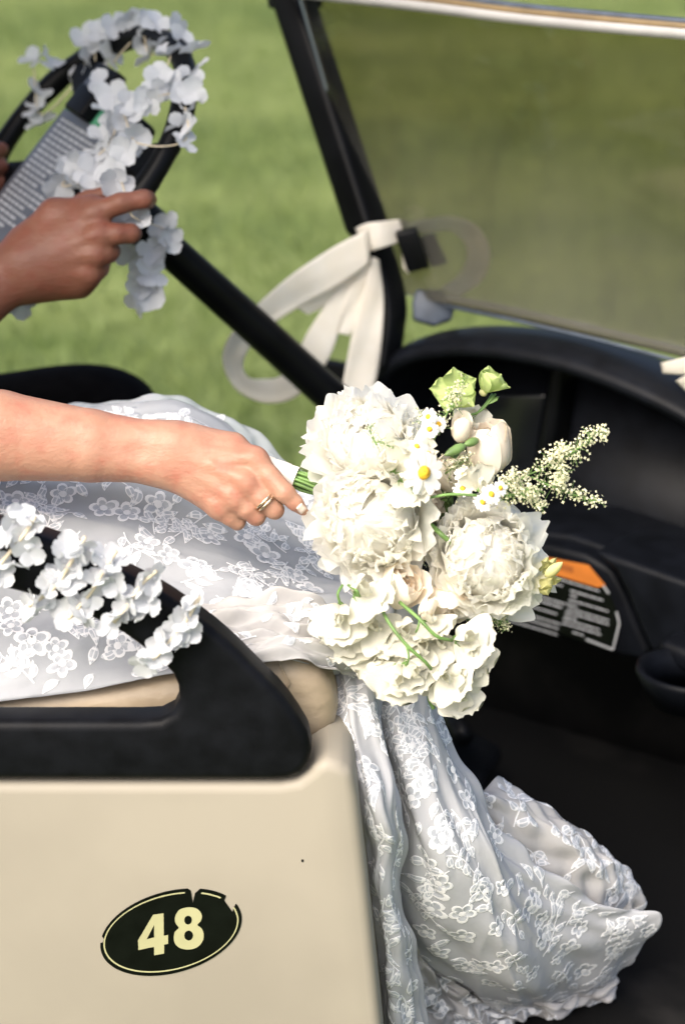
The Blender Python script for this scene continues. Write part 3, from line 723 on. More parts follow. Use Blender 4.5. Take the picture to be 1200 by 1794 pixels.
def rowY(pts): return [QY(x, y, yy) for x, y, yy in pts]
lap = Sheet([
    rowY([(-320, 770, .20), (-100, 745, .20), (135, 722, .20), (230, 708, .20), (310, 703, .20), (380, 735, .20), (450, 785, .19), (520, 830, .18), (600, 870, .16)]),
    rowY([(-320, 800, .10), (-100, 790, .10), (135, 775, .11), (230, 765, .11), (310, 765, .11), (390, 800, .11), (470, 850, .11), (545, 890, .10), (640, 930, .09)]),
    rowY([(-320, 870, .0), (-100, 860, .0), (135, 850, .01), (240, 850, .01), (330, 865, .02), (410, 895, .03), (490, 930, .03), (570, 965, .03), (670, 1000, .02)]),
    rowY([(-320, 950, -.07), (-100, 945, -.07), (100, 940, -.06), (220, 940, -.05), (330, 960, -.04), (420, 985, -.04), (510, 1015, -.04), (590, 1040, -.04), (690, 1060, -.05)]),
    rowY([(-320, 1040, -.12), (-100, 1035, -.12), (80, 1030, -.11), (200, 1030, -.10), (330, 1035, -.09), (420, 1050, -.09), (510, 1070, -.09), (590, 1090, -.09), (680, 1110, -.09)]),
    rowY([(-320, 1140, -.16), (-100, 1140, -.16), (60, 1130, -.16), (190, 1115, -.15), (310, 1090, -.13), (410, 1100, -.12), (500, 1110, -.12), (580, 1130, -.12), (650, 1150, -.12)]),
    rowY([(-320, 1240, -.192), (-100, 1240, -.192), (60, 1222, -.192), (190, 1203, -.190), (310, 1180, -.19), (400, 1158, -.192), (490, 1152, -.192), (560, 1172, -.16), (600, 1190, -.12)])],
    folds=[(0.0022, 0.4, 4.5, 0.1, 0.25), (0.0016, -0.8, 9.0, 0.5, 0.2), (0.0012, 2.2, 3.0, 0.3, 0.3)], seed=1, wob=0.0016, crease=26, tilt=1.4)
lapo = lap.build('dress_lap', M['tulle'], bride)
# sheer overskirt edge beyond the knee
shr = Sheet([
    rowY([(120, 712, .22), (220, 698, .22), (310, 694, .22), (390, 728, .22), (470, 778, .21), (540, 830, .20)]),
    rowY([(120, 735, .19), (220, 722, .19), (310, 722, .19), (390, 755, .19), (470, 805, .18), (540, 860, .17)]),
    rowY([(120, 790, .10), (220, 785, .10), (310, 790, .10), (390, 815, .10), (470, 860, .10), (540, 905, .09)])], n=40, m=90, folds=[(0.002, 3, 1, 0, 0.2)], seed=4)
shro = shr.build('overskirt', M['tulle_sheer'], bride); shr_ = shr
# gathers by the seat edge
gat = Sheet([
    rowY([(345, 1062, -.118), (420, 1050, -.118), (490, 1045, -.115), (560, 1060, -.105), (620, 1085, -.08)]),
    rowY([(335, 1088, -.155), (420, 1080, -.150), (490, 1080, -.145), (570, 1100, -.135), (640, 1125, -.10)]),
    rowY([(340, 1110, -.176), (420, 1112, -.174), (500, 1112, -.170), (580, 1130, -.150), (650, 1155, -.10)]),
    rowY([(370, 1120, -.198), (425, 1160, -.200), (500, 1146, -.200), (575, 1172, -.175), (640, 1190, -.12)])],
    folds=[(0.004, 0.5, 2.6, 0.0, 0.22), (0.0028, -0.7, 5.2, 0.3, 0.2), (0.0014, 1.5, 9, 0.2, 0.2)], seed=6, wob=0.002, crease=20, tilt=1.4)
gato = gat.build('dress_gather', M['tulle_warm'], bride)
# skirt panels hanging over the seat front to the floor
pa = Sheet([
    rowY([(560, 1130, -.08), (600, 1120, -.10), (650, 1120, -.09), (690, 1130, -.07)]),
    rowY([(572, 1180, -.11), (605, 1180, -.125), (640, 1185, -.12), (680, 1190, -.09)]),
    rowY([(588, 1260, -.145), (615, 1265, -.17), (645, 1270, -.155), (675, 1275, -.12)]),
    rowY([(603, 1320, -.17), (632, 1330, -.195), (665, 1340, -.18), (690, 1345, -.14)]),
    rowY([(622, 1400, -.20), (650, 1410, -.225), (685, 1415, -.20), (705, 1420, -.17)]),
    rowY([(636, 1480, -.19), (665, 1490, -.215), (695, 1490, -.19), (712, 1490, -.16)]),
    rowY([(646, 1560, -.18), (664, 1560, -.21), (684, 1560, -.19), (700, 1562, -.16)]),
    rowY([(656, 1650, -.17), (680, 1650, -.20), (705, 1650, -.18), (722, 1650, -.15)]),
    rowY([(670, 1780, -.15), (695, 1780, -.18), (722, 1780, -.16), (742, 1780, -.13)]),
    rowY([(690, 1960, -.12), (715, 1960, -.14), (745, 1960, -.12), (765, 1960, -.10)])],
    n=220, m=60, folds=[(0.0035, 1.6, 0.8, 0.1, 0.12), (0.0018, 3.5, -1.5, 0.4, 0.15)], seed=9, wob=0.002)
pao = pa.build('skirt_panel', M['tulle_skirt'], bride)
pb = Sheet([
    rowY([(600, 1060, -.04), (640, 1050, -.06), (690, 1050, -.06), (740, 1060, -.04), (770, 1080, -.01)]),
    rowY([(615, 1150, -.06), (655, 1150, -.08), (700, 1150, -.08), (740, 1160, -.06), (760, 1180, -.02)]),
    rowY([(632, 1220, -.08), (665, 1225, -.10), (705, 1230, -.10), (745, 1235, -.08), (765, 1245, -.04)]),
    rowY([(650, 1300, -.10), (685, 1305, -.13), (735, 1310, -.125), (775, 1312, -.10), (790, 1318, -.06)]),
    rowY([(672, 1380, -.115), (710, 1390, -.15), (765, 1390, -.14), (815, 1380, -.11), (832, 1382, -.075)]),
    rowY([(690, 1470, -.13), (735, 1480, -.165), (800, 1480, -.155), (860, 1470, -.12), (885, 1470, -.085)]),
    rowY([(688, 1550, -.11), (745, 1570, -.155), (830, 1570, -.145), (920, 1560, -.10), (985, 1550, -.06)]),
    rowY([(705, 1630, -.08), (765, 1650, -.13), (860, 1655, -.125), (970, 1635, -.075), (1085, 1598, -.02)]),
    rowY([(735, 1690, -.05), (800, 1705, -.09), (890, 1715, -.085), (1000, 1690, -.04), (1148, 1603, -.005)]),
    rowY([(790, 1722, .0), (830, 1738, -.02), (900, 1752, -.02), (1000, 1742, .0), (1108, 1668, .03)]),
    rowY([(860, 1745, .05), (880, 1752, .04), (930, 1764, .04), (1000, 1752, .05), (1075, 1715, .06)])],
    n=200, m=140, folds=[(0.004, 1.7, 0.6, 0.2, 0.15), (0.0016, 3.4, -1.2, 0.5, 0.12)], seed=12, wob=0.0018, crease=10, hem=0.005)
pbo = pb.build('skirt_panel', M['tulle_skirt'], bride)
pc = Sheet([
    rowY([(760, 1330, -.04), (800, 1352, -.04), (842, 1382, -.03), (868, 1369, .0), (900, 1388, .03)]),
    rowY([(790, 1400, -.05), (850, 1400, -.05), (900, 1405, -.03), (940, 1412, .0), (965, 1425, .04)]),
    rowY([(840, 1480, -.05), (900, 1470, -.05), (960, 1462, -.03), (1020, 1462, .0), (1045, 1482, .04)]),
    rowY([(900, 1560, -.04), (960, 1540, -.04), (1020, 1525, -.02), (1080, 1520, .01), (1104, 1545, .05)]),
    rowY([(960, 1640, -.02), (1010, 1610, -.02), (1060, 1585, .0), (1105, 1570, .02), (1120, 1590, .06)]),
    rowY([(1000, 1700, .02), (1040, 1680, .02), (1080, 1650, .03), (1105, 1625, .04), (1118, 1620, .07)])],
    n=110, m=90, folds=[(0.004, 1.4, 1.0, 0.2, 0.1), (0.002, 3.0, -1.0, 0.4, 0.1)], seed=15, crease=9, hem=0.003)
pco = pc.build('skirt_panel', M['tulle_warm'], bride)
pd_ = Sheet([
    rowY([(712, 1640, -.10), (760, 1690, -.06), (820, 1725, -.02), (900, 1745, .0), (1000, 1745, .02), (1075, 1700, .05)]),
    rowY([(725, 1720, -.08), (770, 1745, -.05), (830, 1765, -.02), (900, 1772, .01), (990, 1766, .03), (1080, 1735, .06)]),
    rowY([(735, 1800, -.06), (780, 1800, -.04), (840, 1795, -.01), (890, 1790, .01), (960, 1775, .04), (1060, 1750, .08)]),
    rowY([(745, 1880, -.05), (790, 1860, -.03), (840, 1840, .0), (880, 1815, .02), (930, 1790, .05), (1000, 1765, .09)])],
    n=70, m=120, folds=[(0.004, 5, 1.0, 0.2, 0.2), (0.002, 9, -2, 0.4, 0.2)], seed=21, wob=0.003)
pdo = pd_.build('skirt_hem', M['tulle_warm'], bride)

# lace embroidery laid on the sheets: flowers, leaves, vines
lace_r = random.Random(21)
def lay(name, sheet, u, v, rot, V2, F, midx, parent, off0=0.0008):
    """map flat drawing V2 (x, y, height) in metres on to the sheet round (u, v)"""
    du, dv = sheet.frame(u, v); A = np.stack([du, dv], 1)
    t1 = du/np.linalg.norm(du); nn = np.cross(du, dv); nn /= np.linalg.norm(nn); t2 = np.cross(nn, t1)
    V2 = np.array(V2)*np.array([1, 1, 0.38]); c, s = math.cos(rot), math.sin(rot)
    x = V2[:, 0]*c - V2[:, 1]*s; y = V2[:, 0]*s + V2[:, 1]*c
    W = x[:, None]*t1 + y[:, None]*t2
    sol = W @ np.linalg.pinv(A).T
    uu, vv = u+sol[:, 0], v+sol[:, 1]
    if uu.min() < 0.003 or uu.max() > 0.997 or vv.min() < 0.003 or vv.max() > 0.997: return None
    return mk(name, sheet.at(uu, vv, off0 + V2[:, 2]), F, [M['organza'], M['thread']], parent, midx=midx)
def lace_flower(size, petals=5):
    V = [(0, 0, 0.0026)]; F = []; mi = []; K = 9
    for p in range(petals):
        a0 = 2*math.pi*p/petals + lace_r.uniform(-0.1, 0.1); L = size*lace_r.uniform(0.85, 1.1); W = size*0.62*lace_r.uniform(0.85, 1.05)
        ringi = []; base = len(V)
        for sc_, hgt in ((0.22, 0.0012), (0.74, 0.0004), (0.85, 0.0012), (1.0, 0.0005)):
            for k in range(K):
                t = -1 + 2*k/(K-1); an = t*1.35
                rr = L*(0.5+0.5*math.cos(an)**1.0 if abs(an) < 1.57 else 0.5) if False else None
                x = L*(0.52 + 0.48*math.cos(t*2.35)); y = W*0.62*math.sin(t*2.35)
                x, y = x*sc_ + L*0.10*(1-sc_)*0, y*sc_
                V.append((x*math.cos(a0)-y*math.sin(a0), x*math.sin(a0)+y*math.cos(a0), hgt))
        for r in range(3):
            for k in range(K-1):
                F.append((base+r*K+k, base+r*K+k+1, base+(r+1)*K+k+1, base+(r+1)*K+k)); mi.append(0 if r == 0 else 1)
        for k in range(K-1): F.append((0, base+k, base+k+1)); mi.append(1)
    b = len(V)
    for k in range(8): V.append((size*0.26*math.cos(k*math.pi/4), size*0.26*math.sin(k*math.pi/4), 0.0017))
    for k in range(8): F.append((0, b+k, b+(k+1) % 8)); mi.append(1)
    return V, F, mi
def lace_leaf(L, W, curve=0.15):
    V, F, mi = [], [], []; n = 9
    xs = (-1.0, -0.78, -0.13, 0.13, 0.78, 1.0); hs = (0.0004, 0.001, 0.0012, 0.0012, 0.001, 0.0004)
    for i in range(n):
        t = i/(n-1); w_ = W*math.sin(math.pi*min(1, t**0.8*0.97+0.02)); cx = curve*L*math.sin(t*math.pi)
        for q, h_ in zip(xs, hs): V.append((L*t, cx+q*w_, h_))
    for i in range(n-1):
        for j in range(5): F.append((i*6+j, i*6+j+1, i*6+7+j, i*6+6+j)); mi.append(0 if (j in (1, 3) and i % 2 == 0) else (0 if j in (1, 3) and i in (3,) else 1))
    return V, F, mi
def lace_vine(L, curve, wdt=0.0007):
    V, F, mi = [], [], []; n = 12
    for i in range(n):
        t = i/(n-1); y = curve*L*math.sin(t*math.pi*1.2)
        V += [(L*t, y-wdt, 0.0005), (L*t, y, 0.0014), (L*t, y+wdt, 0.0005)]
    for i in range(n-1):
        for j in range(2): F.append((i*3+j, i*3+j+1, i*3+4+j, i*3+3+j)); mi.append(1)
    return V, F, mi
count = [0, 0, 0]
def sprig(sheet, parent, px, py, kind, size=0.0125, rot=None):
    u, v, e = sheet.uv_of(px, py)
    if e > 25: return
    rot = lace_r.uniform(0, 6.28) if rot is None else rot
    if kind == 'f':
        lay('flower_applique', sheet, u, v, rot, *lace_flower(size*lace_r.uniform(0.85, 1.15)), parent)
    elif kind == 'l':
        lay('leaf_applique', sheet, u, v, rot, *lace_leaf(size*1.9*lace_r.uniform(0.8, 1.1), size*0.42, lace_r.uniform(-.2, .2)), parent)
    elif kind == 's':                                     # a spray of leaves along a vine
        L = size*3.6
        Vv, Fv, mv = lace_vine(L, lace_r.uniform(-.2, .2)); lay('vine_applique', sheet, u, v, rot, Vv, Fv, mv, parent)
        du, dv = sheet.frame(u, v); A = np.stack([du, dv], 1); t1 = du/np.linalg.norm(du); nn = np.cross(du, dv); nn /= np.linalg.norm(nn); t2 = np.cross(nn, t1); pin = np.linalg.pinv(A)
        for i, s in enumerate((0.15, 0.4, 0.4, 0.68, 0.68, 1.0)):
            x, y, _ = Vv[min(int(s*11), 11)*3+1]; sg = (-1 if i % 2 else 1)*(0 if s == 1.0 else 1)
            wv = (x*math.cos(rot)-y*math.sin(rot))*t1 + (x*math.sin(rot)+y*math.cos(rot))*t2; d = pin@wv
            uu, vv = u+d[0], v+d[1]
            if 0 < uu < 1 and 0 < vv < 1:
                lay('leaf_applique', sheet, uu, vv, rot+sg*lace_r.uniform(0.6, 0.95), *lace_leaf(size*1.5*lace_r.uniform(0.8, 1.1), size*0.34, 0.1*sg), parent)
for (x, y, k) in [(275, 885, 'f'), (300, 905, 's'), (225, 900, 'f'), (180, 890, 'f'), (340, 930, 's'), (370, 945, 'f'), (420, 950, 's'), (465, 975, 'f'), (505, 985, 's'), (545, 1035, 'f'), (430, 940, 'f'), (395, 985, 's'),
                  (205, 720, 's'), (250, 735, 'l'), (290, 728, 's'), (330, 740, 'l'), (370, 765, 'f'), (150, 870, 'l'), (110, 865, 'f'), (60, 870, 's'), (30, 880, 'f'), (90, 900, 's'), (215, 935, 's'), (260, 950, 'f'), (300, 975, 'f'), (340, 990, 'f'),
                  (370, 1015, 'l'), (315, 1020, 's'), (60, 1120, 'f'), (100, 1135, 'f'), (150, 1120, 'l'), (210, 1130, 'f'), (20, 1180, 's'), (60, 1195, 's'), (110, 1185, 's'), (160, 1175, 's'), (210, 1165, 's'), (260, 1165, 's'), (20, 1100, 'f'), (40, 1150, 'f'),
                  (245, 1120, 'f'), (180, 1150, 'l'), (270, 1140, 'f'), (20, 1070, 'f'), (475, 1010, 'l'), (520, 1010, 'f'), (560, 1000, 's'), (440, 900, 'f'), (130, 840, 'f')]:
    sprig(lap, lapo, x, y, k, 0.0145 if k == 'f' else 0.0115)
for (x, y, k) in [(400, 1075, 's'), (460, 1090, 'l'), (490, 1075, 's'), (520, 1110, 'l'), (560, 1120, 'f'), (450, 1115, 's'), (480, 1140, 'l'), (405, 1130, 'l'), (540, 1085, 's')]:
    sprig(gat, gato, x, y, k, 0.010)
for (x, y, k, r) in [(612, 1285, 'f', 0.3), (600, 1195, 's', 1.2), (630, 1225, 's', 1.3), (640, 1345, 'f', 0), (640, 1400, 's', 1.3), (665, 1440, 's', 1.2), (655, 1500, 'l', 1.3), (672, 1570, 's', 1.4), (690, 1600, 'l', .7), (670, 1625, 's', 1.5), (700, 1640, 'l', 2), (690, 1690, 's', 1.2),
                     (680, 1730, 'l', .8), (715, 1730, 'f', 0), (715, 1775, 'f', 0), (690, 1790, 's', 1.0), (625, 1330, 'l', 1.2), (660, 1380, 'l', 1.8)]:
    sprig(pa, pao, x, y, k, 0.012, r)
for (x, y, k, r) in [(722, 1303, 'f', .2), (655, 1190, 's', 1.1), (690, 1225, 's', 1.2), (640, 1165, 's', 1.0), (745, 1372, 'f', .5), (765, 1400, 's', 1.3), (700, 1345, 's', 1.3), (720, 1400, 'f', .9), (735, 1440, 'l', 2), (775, 1468, 'f', 0), (775, 1470, 'f', .6), (730, 1480, 'l', .8), (750, 1515, 'f', .4), (770, 1545, 'f', .2),
                     (835, 1510, 's', 1.4), (850, 1560, 'f', .1), (720, 1560, 's', 1.1), (755, 1590, 'f', .6), (745, 1630, 'f', 1), (810, 1600, 'f', .3), (810, 1640, 'f', .9), (830, 1590, 'l', .2), (880, 1590, 's', 1.1), (925, 1590, 'f', .7), (935, 1570, 'f', 1.3), (870, 1625, 'f', .2), (990, 1620, 's', -.4), (1040, 1600, 's', -.5), (1000, 1600, 'l', .2),
                     (885, 1660, 's', 1.2), (840, 1690, 'f', .3), (790, 1680, 'l', .8), (920, 1690, 'l', 1.4), (995, 1660, 'f', .4), (1050, 1640, 'l', -.3), (1075, 1660, 'f', .2), (970, 1700, 's', 1.0), (1020, 1700, 'f', 1.2), (900, 1720, 'l', 1.0), (860, 1720, 'f', 0.2), (955, 1730, 'l', .2), (700, 1450, 'l', 1.2), (760, 1340, 'l', 1.9), (790, 1420, 's', 1.3), (815, 1465, 'l', 1.5), (700, 1300, 'l', 1.5), (950, 1640, 'f', .6), (1090, 1620, 'l', -.4), (680, 1270, 's', 1.2), (780, 1500, 's', .6)]:
    sprig(pb, pbo, x, y, k, 0.0135 if k == 'f' else 0.011, r)
for (x, y, k, r) in [(850, 1385, 's', .7), (880, 1430, 's', 1.2), (910, 1480, 's', 1.2), (930, 1400, 's', .8), (960, 1440, 's', .9), (1000, 1480, 'l', .9), (1030, 1500, 's', .9), (1075, 1530, 'l', .8), (1095, 1560, 'f', .2), (1060, 1560, 's', .5), (940, 1540, 's', 1.2), (980, 1560, 'l', .8), (900, 1400, 'l', .5), (1000, 1440, 'l', .8)]:
    sprig(pc, pco, x, y, k, 0.0118, r)
for (x, y, k, r) in [(755, 1745, 'f', .2), (790, 1770, 's', .0), (870, 1765, 'f', .3), (820, 1790, 's', -.3), (930, 1770, 'f', .9), (770, 1715, 'l', .4), (1000, 1755, 'f', .1), (1050, 1730, 'f', .5), (880, 1790, 'f', .1)]:
    sprig(pd_, pdo, x, y, k, 0.0145, r)

def scatter(sheet, parent, n, size, seed, gap, u0=0.03, u1=0.97, v0=0.03, v1=0.97, mix='ffls'):
    got = []
    rr = random.Random(seed)
    sheet.uv_of(0, 0)
    used = [np.array(sheet.g[int(0)][0])*0]
    for o in parent.children:
        used.append(np.array(o.data.vertices[0].co) + np.array(world_loc(parent)))
    for _ in range(n*12):
        if len(got) >= n: break
        u, v = rr.uniform(u0, u1), rr.uniform(v0, v1)
        p = sheet.at(np.array([u]), np.array([v]), np.array([0.0]))[0]
        if min(np.linalg.norm(p-q) for q in used) < gap: continue
        used.append(p); got.append(p)
        q = p - np.array(CAM); d = q@np.array(FV)
        sprig(sheet, parent, 600+F_PX*(q@np.array(RV))/d, 897-F_PX*(q@np.array(UV_))/d, rr.choice(mix), size, rr.uniform(0, 6.28))
scatter(pb, pbo, 22, 0.0115, 25, 0.0135, u0=0.78, u1=0.985, v0=0.5, mix='flls'); scatter(pb, pbo, 78, 0.0122, 5, 0.0135, mix='flls'); scatter(pa, pao, 34, 0.0115, 6, 0.0125, mix='lls'); scatter(pc, pco, 24, 0.0118, 7, 0.0145, mix='flss'); scatter(lap, lapo, 104, 0.0128, 8, 0.0142, u0=0.14, mix='flss'); scatter(pd_, pdo, 18, 0.0122, 9, 0.016); scatter(gat, gato, 14, 0.009, 10, 0.016, mix='ls'); scatter(shr_, shro, 14, 0.011, 11, 0.016, mix='ls')

# ------------------------------------------------------------------ the driver: hands and trousers
groom = thing('person', P(-200, 760, 2.7), 'driver in black trousers with hands toned for shade on the steering wheel', 'person')
caps = []
def G(x, y, dd=0.0): return P(x, y, 2.37 + dd)
def gc(a, r0, b, r1, k=0.012): caps.append((G(*a), r0, G(*b), r1, k))
gc((-330, 640, 0.05), 0.042, (-60, 512, 0.02), 0.030, 0.03); gc((-330, 670, 0.05), 0.040, (-40, 535, 0.02), 0.024, 0.03); gc((-330, 655, 0.05), 0.045, (-560, 420, 0.12), 0.05, 0.03)
gc((-60, 500, 0.02), 0.028, (30, 462, 0.016), 0.022, 0.02); gc((-40, 525, 0.02), 0.024, (50, 490, 0.018), 0.020, 0.02)
gc((40, 445, 0.018), 0.021, (165, 372, 0.006), 0.0145, 0.014); gc((40, 455, 0.014), 0.021, (172, 412, 0.001), 0.0150, 0.014)
gc((45, 470, 0.014), 0.021, (166, 448, 0.004), 0.0145, 0.014); gc((55, 485, 0.018), 0.019, (155, 484, 0.012), 0.0135, 0.014)
gc((60, 500, 0.03), 0.018, (140, 500, 0.026), 0.0145, 0.014)
gc((50, 420, 0.02), 0.018, (95, 372, 0.016), 0.013, 0.014); gc((95, 372, 0.016), 0.013, (160, 362, 0.012), 0.012, 0.012)
for (x, y, d, r) in [(164, 374, -0.002, 0.011), (172, 412, -0.006, 0.0115), (166, 446, -0.003, 0.0108), (154, 480, 0.005, 0.0098)]:
    gc((x-3, y, d), r, (x+4, y, d), r, 0.006)
for a, b in [((75, 440, 0.001), (158, 376, -0.0055)), ((80, 448, -0.002), (164, 412, -0.012)), ((85, 462, -0.001), (158, 446, -0.0085)), ((90, 478, 0.003), (146, 480, -0.001))]:
    gc(a, 0.002, b, 0.0028, 0.007)
def gch(js, k=0.004):
    for i in range(len(js)-1):
        (x0, y0, d0, r0), (x1, y1, d1, r1) = js[i], js[i+1]
        gc((x0, y0, d0), r0*(0.95 if i == 0 else 0.91), (x1, y1, d1), r1*0.91, k if i else 0.006)
gch([(165, 374, 0.004, 0.0138), (212, 356, -0.004, 0.0118), (252, 349, 0.000, 0.0108), (259, 350, 0.018, 0.0100), (244, 356, 0.034, 0.0088)])
gch([(172, 412, 0.001, 0.0138), (205, 410, -0.004, 0.0118), (229, 409, 0.002, 0.0112), (232, 409, 0.020, 0.0104), (216, 404, 0.034, 0.009)])
gch([(166, 446, 0.004, 0.0132), (184, 444, 0.004, 0.0115), (192, 443, 0.010, 0.0110), (196, 440, 0.028, 0.010), (186, 430, 0.04, 0.0085)])
gch([(155, 482, 0.011, 0.0118), (170, 474, 0.013, 0.0102), (177, 470, 0.018, 0.0098), (180, 464, 0.034, 0.009), (172, 452, 0.042, 0.008)])
gch([(70, 410, 0.030, 0.016), (110, 372, 0.045, 0.012), (155, 350, 0.052, 0.0105), (192, 336, 0.052, 0.0085)], 0.006)
# the other hand, on the far side of the rim at the picture's edge; its arm joins the first at the shoulders
def G2(x, y, dd=0.0): return P(x, y, 2.62 + dd)
for (y, r) in [(262, 0.0105), (292, 0.011), (324, 0.0112)]:
    caps.append((G2(-70, y+25, 0.0), 0.012, G2(-22, y+4, -0.012), r, 0.006)); caps.append((G2(-22, y+4, -0.012), r, G2(2, y, 0.004), r*0.9, 0.004))
caps.append((G2(-70, 290), 0.026, G2(-80, 340), 0.028, 0.02)); caps.append((G2(-80, 340), 0.026, G2(-420, 700, 0.0), 0.04, 0.02)); caps.append((G2(-420, 700, 0.0), 0.042, G(-560, 420, 0.12), 0.05, 0.02))
gbody = grow('body', caps, 0.0023, M['skin_m'], groom, 5)
# trousers: thigh and knee
kn = []
for (x, yt, yb) in [(-420, 690, 900), (-150, 668, 870), (0, 655, 840), (80, 640, 830), (150, 634, 830), (205, 640, 835), (250, 660, 850), (276, 690, 880), (284, 730, 930)]:
    r = []
    for k in range(20):
        t = 2*math.pi*k/20; cy = (yt+yb)/2; hgt = (yb-yt)/2
        r.append(P(x + (0 if x < 200 else 0), cy - hgt*math.cos(t), 2.72) + FV*(0.075*math.sin(t)))
    kn.append(r)
V = [p for r in kn for p in r]; nR = len(kn); F = []
for i in range(nR-1):
    for k in range(20): F.append((i*20+k, i*20+(k+1) % 20, (i+1)*20+(k+1) % 20, (i+1)*20+k))
F += [tuple(range(20)), tuple((nR-1)*20+k for k in range(19, -1, -1))]
mk('trousers', V, F, M['trousers'], groom, sub=2)

# ------------------------------------------------------------------ petals
def petal_mesh(name, mat, L=1.0, W=0.5, cup=0.25, curl=0.3, frill=0.06, notch=0.0, nu=9, nv=9, seed=0, base=0.18, tipw=0.75):
    """base at origin, grows along +Y, inner face towards +Z; cup lifts the sides, curl bends the tip back (-) or in (+)"""
    r = random.Random(seed); ph = r.uniform(0, 6.28); ph2 = r.uniform(0, 6.28); fq = r.choice([2.5, 3.5, 4.5])
    V = []
    for i in range(nv):
        v = i/(nv-1)
        wv = W*(base + (1-base)*math.sin(min(1, v/0.72)*math.pi/2)**0.9) * (1 if v < 0.72 else math.sqrt(max(0.0, 1-((v-0.72)/0.28)**2*(1-tipw**2))))
        for j in range(nu):
            u = -1 + 2*j/(nu-1)
            x = u*wv; edge = v**3
            y = L*v*(1 - 0.20*u*u*v) - L*notch*edge*math.exp(-(u/0.22)**2) + L*frill*0.6*edge*math.sin(fq*math.pi*u+ph)
            z = cup*W*u*u*(0.3+0.7*v) + curl*L*v*v + frill*L*edge*math.sin(fq*1.4*math.pi*u+ph2) + 0.5*frill*L*v*v*abs(u)*math.sin(7*v+ph)
            V.append((x, y, z))
    me = bpy.data.meshes.new(name); me.from_pydata(V, [], grid_faces(nv, nu)); me.materials.append(mat)
    me.polygons.foreach_set('use_smooth', [True]*len(me.polygons)); me.update()
    return me
def place(me, name, parent, M4):
    """link me under parent with world matrix M4 (parents are unrotated)"""
    o = link(name, me, parent)
    o.matrix_local = Matrix.Translation(-world_loc(parent)) @ M4
    return o
def basis(axis, twist=0.0):
    z = axis.normalized(); x = z.orthogonal().normalized(); y = z.cross(x)
    return Matrix((( x.x, y.x, z.x, 0), (x.y, y.y, z.y, 0), (x.z, y.z, z.z, 0), (0, 0, 0, 1))) @ Matrix.Rotation(twist, 4, 'Z')
def petal_matrix(c, axis, az, tilt, scale, lift=0.0, roll=0.0, out=0.0):
    """petal leaning tilt away from the flower axis at azimuth az"""
    B = Matrix.Translation(c) @ basis(axis) @ Matrix.Rotation(az, 4, 'Z') @ Matrix.Translation((0, out, lift))
    # local +Y of petal: mix of axis and outward; +Z (inner face) towards the axis
    R = Matrix.Rotation(math.pi/2 - tilt, 4, 'X')
    return B @ R @ Matrix.Rotation(roll, 4, 'Y') @ Matrix.Diagonal((scale[0], scale[1], scale[2], 1))

# ------------------------------------------------------------------ the bouquet
BC = P(740, 960, 2.02)
bq = thing('bouquet', BC, 'white peony and sweet pea bouquet with a cream ribbon wrap held over the dash floor', 'bouquet')
def Bq(x, y, dd=0.0): return P(x, y, 1.98 + dd)
TOV = (-FV + UV_*0.1).normalized()       # roughly towards the viewer
def face(rx, ry): return (-FV + RV*rx + UV_*ry).normalized()

